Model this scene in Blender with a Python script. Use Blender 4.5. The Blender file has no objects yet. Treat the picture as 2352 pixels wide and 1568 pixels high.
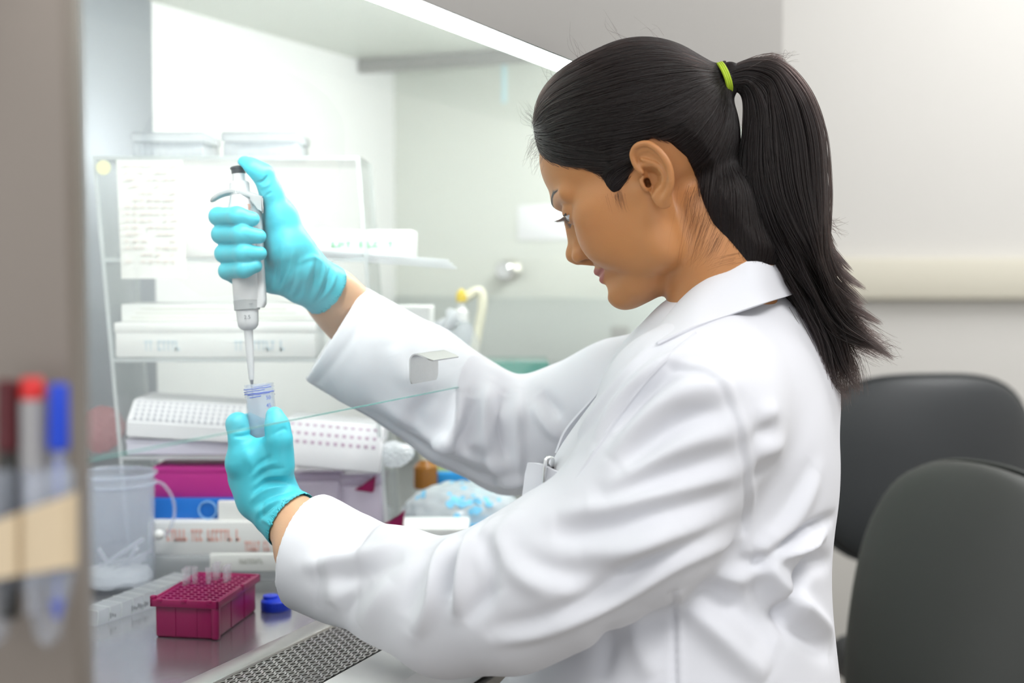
import bpy, bmesh, math, random
import numpy as np
from mathutils import Vector, Matrix
from mathutils.bvhtree import BVHTree

random.seed(7)
RNG = np.random.default_rng(7)
SC = bpy.context.scene
COL = SC.collection
PI = math.pi

# ------------------------------------------------------------------ camera
FPX = 3060.0
CAM_H = 1.21
PITCH = math.atan((784 - 605) / FPX)
CP, SP = math.cos(PITCH), math.sin(PITCH)
CAM = Vector((0, 0, CAM_H))
C_R, C_F, C_U = Vector((1, 0, 0)), Vector((0, CP, -SP)), Vector((0, SP, CP))

def P(px, py, d):
    """a place seen at a photo pixel, d metres in front of the camera"""
    return CAM + C_F * d + C_R * ((px - 1176) / FPX * d) + C_U * (-(py - 784) / FPX * d)

def ray(px, py):
    return (C_F + C_R * ((px - 1176) / FPX) + C_U * (-(py - 784) / FPX)).normalized()

# cabinet frame: u runs along the front, v into the cabinet, z up
UA = math.atan((2484 - 1176) / FPX)
UD = Vector((math.sin(UA), math.cos(UA), 0))
VD = Vector((-math.cos(UA), math.sin(UA), 0))
def CV(u, v, z):
    return UD * u + VD * v + Vector((0, 0, z))
CAB_ROT = Matrix((UD, VD, Vector((0, 0, 1)))).transposed().to_4x4()   # local x=u, y=v
def hit_z(px, py, z):
    r = ray(px, py); t = (z - CAM_H) / r.z
    return CAM + r * t
def hit_v(px, py, v):
    r = ray(px, py); t = v / r.dot(VD)
    return CAM + r * t
def hit_u(px, py, u):
    r = ray(px, py); t = u / r.dot(UD)
    return CAM + r * t
def uvz(p):
    return p.dot(UD), p.dot(VD), p.z

# ------------------------------------------------------------------ materials
def new_mat(name):
    m = bpy.data.materials.new(name); m.use_nodes = True
    nt = m.node_tree
    return m, nt, nt.nodes['Principled BSDF'], nt.nodes['Material Output']

def mat(name, col, rough=0.5, metal=0.0, bump=0.0, bscale=200.0, var=0.0, vscale=20.0, trans=0.0, ior=1.45,
        sss=0.0, sssr=(1, .4, .2), sheen=0.0, coat=0.0, spec=0.5, emit=None, estr=0.0, alpha=1.0, stretch=None, attr=None):
    m, nt, b, out = new_mat(name)
    N, Lk = nt.nodes, nt.links
    b.inputs['Base Color'].default_value = (*col, 1)
    b.inputs['Roughness'].default_value = rough
    b.inputs['Metallic'].default_value = metal
    b.inputs['IOR'].default_value = ior
    b.inputs['Specular IOR Level'].default_value = spec
    if trans: b.inputs['Transmission Weight'].default_value = trans
    if alpha < 1: b.inputs['Alpha'].default_value = alpha
    if sss:
        b.inputs['Subsurface Weight'].default_value = sss
        b.inputs['Subsurface Radius'].default_value = sssr
        b.inputs['Subsurface Scale'].default_value = 0.006
    if sheen: b.inputs['Sheen Weight'].default_value = sheen
    if coat: b.inputs['Coat Weight'].default_value = coat
    if emit:
        b.inputs['Emission Color'].default_value = (*emit, 1); b.inputs['Emission Strength'].default_value = estr
    src = None
    if attr:
        a = N.new('ShaderNodeAttribute'); a.attribute_name = attr; src = a.outputs['Color']
        Lk.new(src, b.inputs['Base Color'])
    if var or bump:
        tc = N.new('ShaderNodeTexCoord'); vec = tc.outputs['Object']
        if stretch:
            mp = N.new('ShaderNodeMapping'); mp.inputs['Scale'].default_value = stretch
            Lk.new(vec, mp.inputs['Vector']); vec = mp.outputs['Vector']
    if var:
        n = N.new('ShaderNodeTexNoise'); n.inputs['Scale'].default_value = vscale; n.inputs['Detail'].default_value = 4
        Lk.new(vec, n.inputs['Vector'])
        mr = N.new('ShaderNodeMapRange'); mr.inputs[3].default_value = 1 - var; mr.inputs[4].default_value = 1 + var
        Lk.new(n.outputs['Fac'], mr.inputs[0])
        mx = N.new('ShaderNodeVectorMath'); mx.operation = 'SCALE'
        if src: Lk.new(src, mx.inputs[0])
        else: mx.inputs[0].default_value = col
        Lk.new(mr.outputs[0], mx.inputs['Scale']); Lk.new(mx.outputs[0], b.inputs['Base Color'])
    if bump:
        n2 = N.new('ShaderNodeTexNoise'); n2.inputs['Scale'].default_value = bscale; n2.inputs['Detail'].default_value = 3
        Lk.new(vec, n2.inputs['Vector'])
        bp = N.new('ShaderNodeBump'); bp.inputs['Strength'].default_value = bump; bp.inputs['Distance'].default_value = 0.001
        Lk.new(n2.outputs['Fac'], bp.inputs['Height']); Lk.new(bp.outputs[0], b.inputs['Normal'])
    return m

def thin_fresnel(nt, ior):
    """fresnel that is the same from both sides of a thin wall"""
    N, Lk = nt.nodes, nt.links
    f = N.new('ShaderNodeFresnel'); g = N.new('ShaderNodeNewGeometry'); mr = N.new('ShaderNodeMapRange')
    mr.inputs[3].default_value = ior; mr.inputs[4].default_value = 1 / ior
    Lk.new(g.outputs['Backfacing'], mr.inputs[0]); Lk.new(mr.outputs[0], f.inputs[0])
    return f

def clear_mat(name, tint, opac=0.15, rough=0.08, body=(1, 1, 1), fres=1.35):
    """clear or milky plastic: transparent film + diffuse/translucent body + fresnel gloss"""
    m, nt, b, out = new_mat(name); nt.nodes.remove(b)
    N, Lk = nt.nodes, nt.links
    t = N.new('ShaderNodeBsdfTransparent'); t.inputs[0].default_value = (*tint, 1)
    d = N.new('ShaderNodeBsdfDiffuse'); d.inputs[0].default_value = (*body, 1)
    tl = N.new('ShaderNodeBsdfTranslucent'); tl.inputs[0].default_value = (*body, 1)
    g = N.new('ShaderNodeBsdfGlossy'); g.inputs['Roughness'].default_value = rough
    a = N.new('ShaderNodeMixShader'); a.inputs[0].default_value = 0.5
    Lk.new(d.outputs[0], a.inputs[1]); Lk.new(tl.outputs[0], a.inputs[2])
    c = N.new('ShaderNodeMixShader'); c.inputs[0].default_value = opac
    Lk.new(t.outputs[0], c.inputs[1]); Lk.new(a.outputs[0], c.inputs[2])
    f = thin_fresnel(nt, fres)
    e = N.new('ShaderNodeMixShader'); Lk.new(f.outputs[0], e.inputs[0])
    Lk.new(c.outputs[0], e.inputs[1]); Lk.new(g.outputs[0], e.inputs[2])
    Lk.new(e.outputs[0], out.inputs[0])
    return m

# ------------------------------------------------------------------ objects
def tag(o, label=None, cat=None, group=None, kind=None):
    if label: o['label'] = label
    if cat: o['category'] = cat
    if group: o['group'] = group
    if kind: o['kind'] = kind
    return o

def empty(name, loc, label, cat, group=None, rot=None):
    o = bpy.data.objects.new(name, None); COL.objects.link(o)
    o.empty_display_size = 0.02
    o.location = loc
    if rot is not None: o.rotation_euler = rot
    bpy.context.view_layer.update()
    o.matrix_world = o.matrix_basis
    return tag(o, label, cat, group)

def link(name, me, m, parent=None, world=True, smooth=True):
    """link mesh data as ONE object; mesh coordinates are world ones if world, else the parent's"""
    if m is not None:
        for mm in (m if isinstance(m, (list, tuple)) else [m]): me.materials.append(mm)
    o = bpy.data.objects.new(name, me); COL.objects.link(o)
    if parent is not None:
        o.parent = parent
        if world:
            M = Matrix.LocRotScale(parent.location, parent.rotation_euler, parent.scale) if parent.parent is None else parent.matrix_world
            o.matrix_parent_inverse = WM(parent).inverted()
    if smooth:
        me.shade_smooth()
    return o

def WM(o):
    M = o.matrix_basis.copy()
    if o.parent is not None:
        M = WM(o.parent) @ o.matrix_parent_inverse @ M
    return M

def bm_obj(name, bm, m, parent=None, world=True, smooth=True, sharp=0.6):
    me = bpy.data.meshes.new(name)
    bmesh.ops.recalc_face_normals(bm, faces=bm.faces)
    if smooth:
        for e in bm.edges:
            if len(e.link_faces) == 2 and e.calc_face_angle(0) > sharp: e.smooth = False
        for f in bm.faces: f.smooth = True
    bm.to_mesh(me); bm.free()
    return link(name, me, m, parent, world, smooth=False)

def np_mesh(name, V, F):
    me = bpy.data.meshes.new(name)
    V = np.asarray(V, np.float32); F = np.asarray(F, np.int32)
    n = F.shape[1]
    me.vertices.add(len(V)); me.vertices.foreach_set('co', V.ravel())
    me.loops.add(F.size); me.loops.foreach_set('vertex_index', F.ravel())
    me.polygons.add(len(F)); me.polygons.foreach_set('loop_start', np.arange(0, F.size, n, dtype=np.int32))
    me.update(calc_edges=True); me.validate()
    return me

def copy_tree(o, parent=None):
    c = o.copy(); COL.objects.link(c)
    if parent is not None: c.parent = parent
    for ch in [x for x in bpy.data.objects if x.parent == o]:
        copy_tree(ch, c)
    return c

# bmesh shapes --------------------------------------------------------
def bx(bm, lo, hi, M=None, bev=0.0, seg=2):
    g = bmesh.ops.create_cube(bm, size=1.0)
    vs = g['verts']
    lo, hi = Vector(lo), Vector(hi)
    for v in vs:
        v.co = Vector(((lo.x + hi.x) / 2 + v.co.x * (hi.x - lo.x), (lo.y + hi.y) / 2 + v.co.y * (hi.y - lo.y), (lo.z + hi.z) / 2 + v.co.z * (hi.z - lo.z)))
    if bev:
        es = list({e for v in vs for e in v.link_edges})
        r = bmesh.ops.bevel(bm, geom=es, offset=bev, segments=seg, affect='EDGES', profile=0.5)
        vs = list({v for f in r['faces'] for v in f.verts} | {v for v in vs if v.is_valid})
    if M is not None:
        for v in vs: v.co = M @ v.co
    return vs

def lathe(bm, prof, M=None, n=32, capb=True, capt=True, flute=0, fdep=0.0):
    """prof: list of (r, z); spun around z, then M"""
    rings = []
    for r, z in prof:
        ring = []
        for k in range(n):
            a = 2 * PI * k / n
            rr = r * (1 + (fdep * (1 if k % 2 else 0) if flute else 0))
            p = Vector((rr * math.cos(a), rr * math.sin(a), z))
            ring.append(bm.verts.new(M @ p if M is not None else p))
        rings.append(ring)
    for A, B in zip(rings[:-1], rings[1:]):
        for k in range(n):
            bm.faces.new((A[k], A[(k + 1) % n], B[(k + 1) % n], B[k]))
    if capb: bm.faces.new(rings[0][::-1])
    if capt: bm.faces.new(rings[-1])

def axis_matrix(a, b, roll_ref=Vector((1, 0, 0))):
    """z along a->b, origin a, x close to roll_ref"""
    z = (b - a).normalized()
    x = (roll_ref - z * roll_ref.dot(z)).normalized()
    y = z.cross(x)
    M = Matrix((x, y, z)).transposed().to_4x4(); M.translation = a
    return M

def catmull(pts, n):
    pts = [Vector(p) for p in pts]
    if len(pts) == 2:
        return [pts[0].lerp(pts[1], k / (n - 1)) for k in range(n)]
    ext = [pts[0] * 2 - pts[1]] + pts + [pts[-1] * 2 - pts[-2]]
    out = []
    m = len(pts) - 1
    for k in range(n):
        t = k / (n - 1) * m; i = min(int(t), m - 1); f = t - i
        p0, p1, p2, p3 = ext[i:i + 4]
        out.append(0.5 * ((2 * p1) + (p2 - p0) * f + (2 * p0 - 5 * p1 + 4 * p2 - p3) * f * f + (3 * p1 - p0 - 3 * p2 + p3) * f ** 3))
    return out

def tube(bm, pts, rad, n=10, cap=True):
    """rad: number or list"""
    k = len(pts); R = rad if isinstance(rad, (list, tuple)) else [rad] * k
    rings = []; ref = Vector((0.123, 0.456, 0.881))
    for i, p in enumerate(pts):
        t = (pts[min(i + 1, k - 1)] - pts[max(i - 1, 0)]).normalized()
        x = (ref - t * ref.dot(t)).normalized(); ref = x; y = t.cross(x)
        rings.append([bm.verts.new(p + (x * math.cos(2 * PI * j / n) + y * math.sin(2 * PI * j / n)) * R[i]) for j in range(n)])
    for A, B in zip(rings[:-1], rings[1:]):
        for j in range(n): bm.faces.new((A[j], A[(j + 1) % n], B[(j + 1) % n], B[j]))
    if cap:
        bm.faces.new(rings[0][::-1]); bm.faces.new(rings[-1])

def sheet(bm, rows, thick=0.0, closed=False):
    """rows: lists of points; lofted, given thickness along its own normals"""
    G = np.array([[tuple(p) for p in r] for r in rows])
    du = np.gradient(G, axis=1); dv = np.gradient(G, axis=0)
    nn = np.cross(du, dv); nn /= np.linalg.norm(nn, axis=2, keepdims=True) + 1e-12
    a, b = G.shape[:2]
    if thick == 0:
        vs = [[bm.verts.new(G[i, j]) for j in range(b)] for i in range(a)]
        for i in range(a - 1):
            for j in range(b - 1): bm.faces.new((vs[i][j], vs[i][j + 1], vs[i + 1][j + 1], vs[i + 1][j]))
        return
    T = [[bm.verts.new(G[i, j] + nn[i, j] * thick / 2) for j in range(b)] for i in range(a)]
    B = [[bm.verts.new(G[i, j] - nn[i, j] * thick / 2) for j in range(b)] for i in range(a)]
    for i in range(a - 1):
        for j in range(b - 1):
            bm.faces.new((T[i][j], T[i][j + 1], T[i + 1][j + 1], T[i + 1][j]))
            bm.faces.new((B[i][j], B[i + 1][j], B[i + 1][j + 1], B[i][j + 1]))
    for i in range(a - 1):
        bm.faces.new((T[i][0], T[i + 1][0], B[i + 1][0], B[i][0])); bm.faces.new((T[i + 1][-1], T[i][-1], B[i][-1], B[i + 1][-1]))
    for j in range(b - 1):
        bm.faces.new((T[0][j + 1], T[0][j], B[0][j], B[0][j + 1])); bm.faces.new((T[-1][j], T[-1][j + 1], B[-1][j + 1], B[-1][j]))

def text_mesh(name, body, size, M, m, parent=None, extr=0.0002, align='CENTER'):
    cu = bpy.data.curves.new(name, 'FONT'); cu.body = body; cu.size = size; cu.extrude = extr
    cu.align_x = align; cu.align_y = 'CENTER'
    o = bpy.data.objects.new(name, cu); COL.objects.link(o)
    dg = bpy.context.evaluated_depsgraph_get()
    me = bpy.data.meshes.new_from_object(o.evaluated_get(dg))
    bpy.data.objects.remove(o); bpy.data.curves.remove(cu)
    me.transform(M); me.name = name
    return link(name, me, m, parent, smooth=False)

# ------------------------------------------------------------------ implicit surfaces
def A3(v): return np.array((v[0], v[1], v[2]), np.float32)
def rc(p, a, b, r1, r2):
    a, b = A3(a), A3(b); ab = b - a
    t = np.clip((p - a) @ ab / (ab @ ab + 1e-12), 0, 1)
    return np.linalg.norm(p - a - t[:, None] * ab, axis=1) - (r1 + (r2 - r1) * t)
def el(p, c, r, R=None):
    q = p - A3(c)
    if R is not None: q = q @ np.array(R, np.float32)      # columns of R are the axes
    r = np.array(r, np.float32)
    k0 = np.linalg.norm(q / r, axis=1); k1 = np.linalg.norm(q / (r * r), axis=1)
    return k0 * (k0 - 1) / (k1 + 1e-9)
def smin(a, b, k):
    h = np.clip(0.5 + 0.5 * (b - a) / k, 0, 1)
    return b + (a - b) * h - k * h * (1 - h)
def smax(a, b, k): return -smin(-a, -b, k)
def chain(p, pts, k):
    """pts: list of (point, r)"""
    d = None
    for (a, ra), (b, rb) in zip(pts[:-1], pts[1:]):
        e = rc(p, a, b, ra, rb)
        d = e if d is None else smin(d, e, k)
    return d
def poly2d(q, poly):
    """signed distance to a closed polygon, q (N,2), negative inside"""
    poly = np.asarray(poly, np.float32); n = len(poly)
    d = np.full(len(q), 1e9, np.float32); inside = np.zeros(len(q), bool)
    for i in range(n):
        a, b = poly[i], poly[(i + 1) % n]; e = b - a; w = q - a
        t = np.clip(w @ e / (e @ e + 1e-12), 0, 1)
        d = np.minimum(d, np.linalg.norm(w - t[:, None] * e, axis=1))
        c = ((a[1] > q[:, 1]) != (b[1] > q[:, 1]))
        xs = a[0] + (q[:, 1] - a[1]) / (b[1] - a[1] + 1e-12) * (b[0] - a[0])
        inside ^= c & (q[:, 0] < xs)
    return np.where(inside, -d, d)

def isosurface(fn, lo, hi, h, B=8, margin=1.0):
    lo = np.array(lo, np.float32); hi = np.array(hi, np.float32)
    nb = np.maximum(1, np.ceil((hi - lo) / (h * B)).astype(int))
    cen = np.stack(np.meshgrid(*[np.arange(k) for k in nb], indexing='ij'), -1).reshape(-1, 3)
    cp = lo + (cen + 0.5) * (h * B)
    dc = fn(cp.astype(np.float32))
    D = np.repeat(np.repeat(np.repeat(np.where(dc < 0, -1e3, 1e3).reshape(nb), B, 0), B, 1), B, 2).astype(np.float32)
    D = np.pad(D, ((0, 1),) * 3, mode='edge')
    act = cen[np.abs(dc) < h * B * 0.87 * 1.25 * margin + h]
    off = np.stack(np.meshgrid(*[np.arange(B + 1)] * 3, indexing='ij'), -1).reshape(-1, 3)
    for s in range(0, len(act), 1500):
        A = act[s:s + 1500]
        gi = (A[:, None, :] * B + off[None]).reshape(-1, 3)
        d = fn((lo + gi * h).astype(np.float32))
        D[gi[:, 0], gi[:, 1], gi[:, 2]] = d
    S = D < 0
    c = sum(S[i:S.shape[0] - 1 + i, j:S.shape[1] - 1 + j, k:S.shape[2] - 1 + k].astype(np.int8) for i in (0, 1) for j in (0, 1) for k in (0, 1))
    mask = (c > 0) & (c < 8)
    idx = np.argwhere(mask)
    acc = np.zeros((len(idx), 3)); cnt = np.zeros(len(idx))
    corners = [(i, j, k) for i in (0, 1) for j in (0, 1) for k in (0, 1)]
    for a in range(8):
        for b in range(a + 1, 8):
            oa, ob = np.array(corners[a]), np.array(corners[b])
            if np.abs(oa - ob).sum() != 1: continue
            da = D[tuple((idx + oa).T)]; db = D[tuple((idx + ob).T)]
            x = (da < 0) != (db < 0)
            t = np.where(x, da / np.where(x, da - db, 1), 0)
            acc += np.where(x[:, None], oa + t[:, None] * (ob - oa), 0); cnt += x
    V = lo + (idx + acc / cnt[:, None]) * h
    vid = np.full(mask.shape, -1, np.int64); vid[mask] = np.arange(len(idx))
    F = []
    for ax in range(3):
        o1, o2 = (ax + 1) % 3, (ax + 2) % 3
        Sa = np.moveaxis(S, (ax, o1, o2), (0, 1, 2)); Vi = np.moveaxis(vid, (ax, o1, o2), (0, 1, 2))
        x = Sa[:-1, 1:-1, 1:-1] != Sa[1:, 1:-1, 1:-1]
        I = np.argwhere(x); i, j, k = I[:, 0], I[:, 1] + 1, I[:, 2] + 1
        q = np.stack([Vi[i, j - 1, k - 1], Vi[i, j, k - 1], Vi[i, j, k], Vi[i, j - 1, k]], 1)
        flip = ~Sa[i, j, k]
        q[flip] = q[flip][:, ::-1]
        F.append(q)
    F = np.concatenate(F); F = F[(F >= 0).all(1)]
    return V.astype(np.float32), F.astype(np.int32)

def vnormals(V, F):
    n = np.cross(V[F[:, 2]] - V[F[:, 0]], V[F[:, 3]] - V[F[:, 1]])
    N = np.zeros_like(V)
    for k in range(4): np.add.at(N, F[:, k], n)
    return N / (np.linalg.norm(N, axis=1, keepdims=True) + 1e-12)

def relax(V, F, it=2, lam=0.5):
    E = np.concatenate([F[:, [0, 1]], F[:, [1, 2]], F[:, [2, 3]], F[:, [3, 0]]])
    for _ in range(it):
        S = np.zeros_like(V); c = np.zeros(len(V), np.float32)
        np.add.at(S, E[:, 0], V[E[:, 1]]); np.add.at(c, E[:, 0], 1)
        np.add.at(S, E[:, 1], V[E[:, 0]]); np.add.at(c, E[:, 1], 1)
        V = V + lam * (S / c[:, None] - V)
    return V.astype(np.float32)

def emboss(V, F, strokes, face_cam=True):
    """raise or press soft folds: strokes = (list of (px,py) along the fold, width m, height m[, side]); the line is laid on the
    surface itself, then the surface moves along its normals"""
    bvh = BVHTree.FromPolygons([tuple(v) for v in V], [tuple(f) for f in F])
    N = vnormals(V, F); out = np.zeros(len(V), np.float32)
    for st in strokes:
        pxs, w, hgt = st[0], st[1], st[2]
        k = max(8, 4 * len(pxs))
        pts = []
        for q in catmull([Vector((x, y, 0)) for x, y in pxs], k):
            h = bvh.ray_cast(CAM, ray(q.x, q.y))
            if h[0] is not None: pts.append(h[0])
        if len(pts) < 3: continue
        A = np.array([tuple(p) for p in pts], np.float32)
        lo, hi = A.min(0) - 3 * w, A.max(0) + 3 * w
        sel = np.where(((V > lo) & (V < hi)).all(1))[0]
        if not len(sel): continue
        q = V[sel]; best = np.full(len(sel), 1e9, np.float32); tt = np.zeros(len(sel), np.float32)
        m = len(A) - 1
        for i in range(m):
            a, e = A[i], A[i + 1] - A[i]
            t = np.clip((q - a) @ e / (e @ e + 1e-12), 0, 1)
            d = np.linalg.norm(q - a - t[:, None] * e, axis=1)
            b = d < best; best = np.where(b, d, best); tt = np.where(b, (i + t) / m, tt)
        tap = np.sin(np.clip(tt, 0.02, 0.98) * PI) ** 0.6
        if len(st) > 3 and st[3] == 'full': tap = 1.0
        x = best / w
        out[sel] += hgt * np.exp(-x * x) * tap
    return (V + N * out[:, None]).astype(np.float32)

def hair_curves(name, strands, radii, m, parent):
    """strands: list of (k,3) arrays"""
    hc = bpy.data.hair_curves.new(name)
    sizes = [len(s) for s in strands]
    hc.add_curves(sizes)
    pos = np.concatenate(strands).astype(np.float32)
    hc.attributes['position'].data.foreach_set('vector', pos.ravel())
    ra = hc.attributes.get('radius') or hc.attributes.new('radius', 'FLOAT', 'POINT')
    ra.data.foreach_set('value', np.concatenate(radii).astype(np.float32))
    hc.materials.append(m)
    o = bpy.data.objects.new(name, hc); COL.objects.link(o)
    if parent is not None:
        o.parent = parent; o.matrix_parent_inverse = WM(parent).inverted()
    return o
# ================================================================== PERSON: head, neck, hair
YAW, HP = math.radians(17), math.radians(29)
Fh = Vector((-math.cos(YAW), math.sin(YAW), 0))
H_F = Fh * math.cos(HP) - Vector((0, 0, 1)) * math.sin(HP)
H_U = Fh * math.sin(HP) + Vector((0, 0, 1)) * math.cos(HP)
H_L = H_U.cross(H_F)
HM = Matrix((H_F, H_L, H_U)).transposed().to_4x4()
HM.translation = P(1544, 425, 1.27) + H_F * .005 + H_U * .007
HMI = HM.inverted()
MM = 0.001
def h2w(V):        # local mm -> world
    M = np.array(HM, np.float32)
    return (V * MM) @ M[:3, :3].T + M[:3, 3]
def w2h(p):
    q = HMI @ Vector(p); return np.array((q.x, q.y, q.z), np.float32) * 1000
def hpx(px, py, s):
    """head-local (a, b) of the point where the sight line through a photo pixel meets the sagittal plane s (mm)"""
    o = HMI @ CAM; d = HMI.to_3x3() @ ray(px, py)
    t = (s * MM - o.y) / d.y
    q = o + d * t
    return q.x * 1000, q.z * 1000

def mid_w(px, py):
    a, b = hpx(px, py, 0); return HM @ Vector((a * MM, 0, b * MM))
NECK = [(w2h(mid_w(1618, 500)), 48), (w2h(mid_w(1655, 620)), 47), (w2h(mid_w(1660, 720)), 46), (w2h(mid_w(1668, 800)), 48)]

def mirror(fn, p, *args):
    q = p.copy(); q[:, 1] = np.abs(q[:, 1])
    return fn(q, *args)

def skull(p):
    d = el(p, (5, 0, 54), (85, 69, 72))
    d = smin(d, el(p, (45, 0, 52), (56, 57, 52)), 20)
    d = smin(d, el(p, (-22, 0, 30), (55, 61, 56)), 18)
    return d

def face(p):
    """p with |s|"""
    d = skull(p)
    d = smin(d, el(p, (50, 0, -8), (46, 55, 62)), 18)                    # mid face
    d = smin(d, rc(p, (24, 47, -60), (86, 7, -73), 17, 14.5), 14)        # jaw body
    d = smin(d, rc(p, (10, 54, -8), (24, 47, -60), 15, 16), 14)          # ramus
    d = smin(d, el(p, (84, 0, -76), (12.5, 17, 12)), 10)                 # chin
    d = smin(d, el(p, (76, 0, -46), (22, 25, 24)), 12)                   # muzzle
    d = smin(d, el(p, (70.5, 34, -22), (23.5, 22, 28)), 14)                  # cheek apple
    d = smin(d, el(p, (48, 48, 2), (34, 15, 18)), 18)                    # zygoma
    d = smin(d, el(p, (40, 42, -32), (36, 20, 36)), 16)                  # cheek hollow filled
    d = smin(d, rc(p, (97, 8, 33), (80, 44, 30), 7.5, 7), 12)            # brow ridge
    d = smin(d, el(p, (56, 0, -78), (34, 34, 16)), 14)                   # under chin
    # eye socket
    d = smax(d, -el(p, (101, 31, 14), (15, 17, 10.5)), 9)
    # nose
    n = rc(p, (97, 0, 17), (106, 0, -12), 5.5, 7.0)
    n = smin(n, el(p, (110, 0, -18), (9.5, 9, 9)), 6)
    n = smin(n, el(p, (101, 11.5, -23.5), (11, 6.5, 7.5)), 5)
    n = smin(n, rc(p, (110, 0, -25), (100, 0, -32), 4.2, 4.0), 4)
    n = smin(n, rc(p, (95, 0, 10), (98, 9, -18), 7, 8), 7)
    d = smin(d, n, 6)
    d = smax(d, -el(p, (103.5, 9.6, -30.8), (6.8, 5.6, 4.4)), 1.5)           # nostril
    d = smax(d, -rc(p, (101, 18, -14), (84, 25, -38), 2.5, 2), 7)        # nasolabial fold
    # lips
    l = chain(p, [((97.4, 0, -45.5), 4.0), ((96, 9, -45.2), 3.8), ((84, 24, -47), 2.4)], 3)
    l = smin(l, chain(p, [((96.2, 0, -54.5), 4.6), ((94.5, 9, -54), 4.2), ((84, 23, -48), 2.2)], 3), 1.5)
    d = smin(d, l, 3)
    d = smax(d, -chain(p, [((102.2, 0, -50.2), 1.4), ((99.2, 10, -49.8), 1.3), ((87.5, 25, -46.8), 1.8)], 2), 2)
    d = smax(d, -el(p, (101, 0, -65.5), (6, 18, 5)), 6)                  # below the lower lip
    # lids round the eyeball, with the opening looking down
    E = (82.5, 31, 13.5)
    lid = np.linalg.norm((p - A3(E)) * np.array((1, .92, 1), np.float32), axis=1) - 13.4
    d = smin(d, lid, 3.5)
    ang = np.arctan2(p[:, 2] - E[2], p[:, 0] - E[0])
    bow = ((p[:, 1] - E[1]) / 13.0) ** 2
    hi_ = np.radians(3) - bow * np.radians(20); lo_ = np.radians(-36) + bow * np.radians(12)
    rr = np.hypot(p[:, 0] - E[0], p[:, 2] - E[2]) + 1e-3
    slit = np.maximum(np.maximum(ang - hi_, lo_ - ang) * rr, np.maximum(np.abs(p[:, 1] - E[1]) - 13.5, 5 - rr))
    slit = np.maximum(slit, rr - 19)
    d = smax(d, -slit, 1.0)
    return d

# ear drawn from its outline: (x, y) in a 7.127x view of photo pixels whose corner is (1400, 300)
EAR_S = 71.0
def eloc(cx, cy, s=EAR_S): return hpx(1400 + cx / 7.127, 300 + cy / 7.127, s)
EAR_OUT = [eloc(*q) for q in [(385, 400), (405, 310), (480, 235), (600, 196), (730, 215), (850, 295), (960, 405), (1040, 525), (1082, 660), (1096, 800), (1082, 920), (1045, 1010),
                              (990, 1110), (930, 1200), (860, 1240), (770, 1200), (680, 1120), (600, 1000), (540, 850), (500, 700), (430, 560)]]
HELIX = [(560, 690), (470, 600), (420, 490), (405, 390), (460, 290), (560, 240), (690, 240), (820, 315), (930, 430), (1010, 560), (1046, 690), (1052, 810), (1035, 920), (990, 1030), (930, 1130)]
ANTI = [(560, 480), (680, 520), (800, 560), (890, 640), (932, 740), (935, 840), (895, 940), (820, 1010), (750, 1090)]
CONCHA = [eloc(*q) for q in [(520, 600), (640, 590), (760, 600), (850, 660), (890, 760), (880, 870), (800, 960), (730, 1060), (660, 1080), (620, 1000), (600, 880), (560, 780)]]
FOSSA = [eloc(*q) for q in [(440, 480), (470, 410), (560, 360), (690, 340), (790, 400), (900, 530), (975, 680), (990, 800), (960, 900), (965, 760), (920, 650), (820, 560), (680, 540), (560, 560), (480, 560)]]
CANAL = eloc(625, 830)
def ear_s0(a, b): return 74.5 - 0.36 * np.minimum(a - CANAL[0] - 4, 6) + 0.04 * (b - CANAL[1])
def ear(p):
    a, s, b = p[:, 0], p[:, 1], p[:, 2]
    q = np.stack([a, b], 1)
    s0 = ear_s0(a, b).astype(np.float32)
    far = (np.abs(q - np.array(eloc(740, 700), np.float32)).max(1) > 50)
    o = np.full(len(p), 60, np.float32)
    k = ~far & (np.abs(s - s0) < 40)
    if not k.any(): return o
    pk, qk, sk, s0k = p[k], q[k], s[k], s0[k]
    pl = poly2d(qk, EAR_OUT) + 2.0
    fos = poly2d(qk, FOSSA)
    cav = poly2d(qk, CONCHA)
    low = np.clip(-cav, 0, 5) * 1.7 + np.clip(-fos, 0, 2.0) * 0.9                         # bowl and fossa
    d = smax(pl, np.maximum(sk - (s0k - low) - 1.7, (s0k - low) - 6.5 - sk), 2.0)
    def path(c, r0, r1, lift):
        pts = []
        c = [(q.x, q.y) for q in catmull([Vector((x, y, 0)) for x, y in c], 3 * len(c))]
        for i, (x, y) in enumerate(c):
            aa, bb = eloc(x, y); ss = float(ear_s0(np.float32(aa), np.float32(bb))) + lift
            pts.append(((aa, ss, bb), r0 + (r1 - r0) * i / (len(c) - 1)))
        return chain(pk, pts, 1.5)
    d = smin(d, path(HELIX, 2.3, 2.9, 1.6), 1.4)
    d = smin(d, path(ANTI, 1.5, 2.1, 1.0), 2.0)
    tx = eloc(560, 880); d = smin(d, el(pk, (tx[0], 73.0, tx[1]), (3.0, 3.2, 7.0)), 3)
    lx = eloc(900, 1130); d = smin(d, el(pk, (lx[0], float(ear_s0(np.float32(lx[0]), np.float32(lx[1]))) , lx[1]), (8.5, 3.4, 9)), 4)
    o[k] = d
    return o

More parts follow.
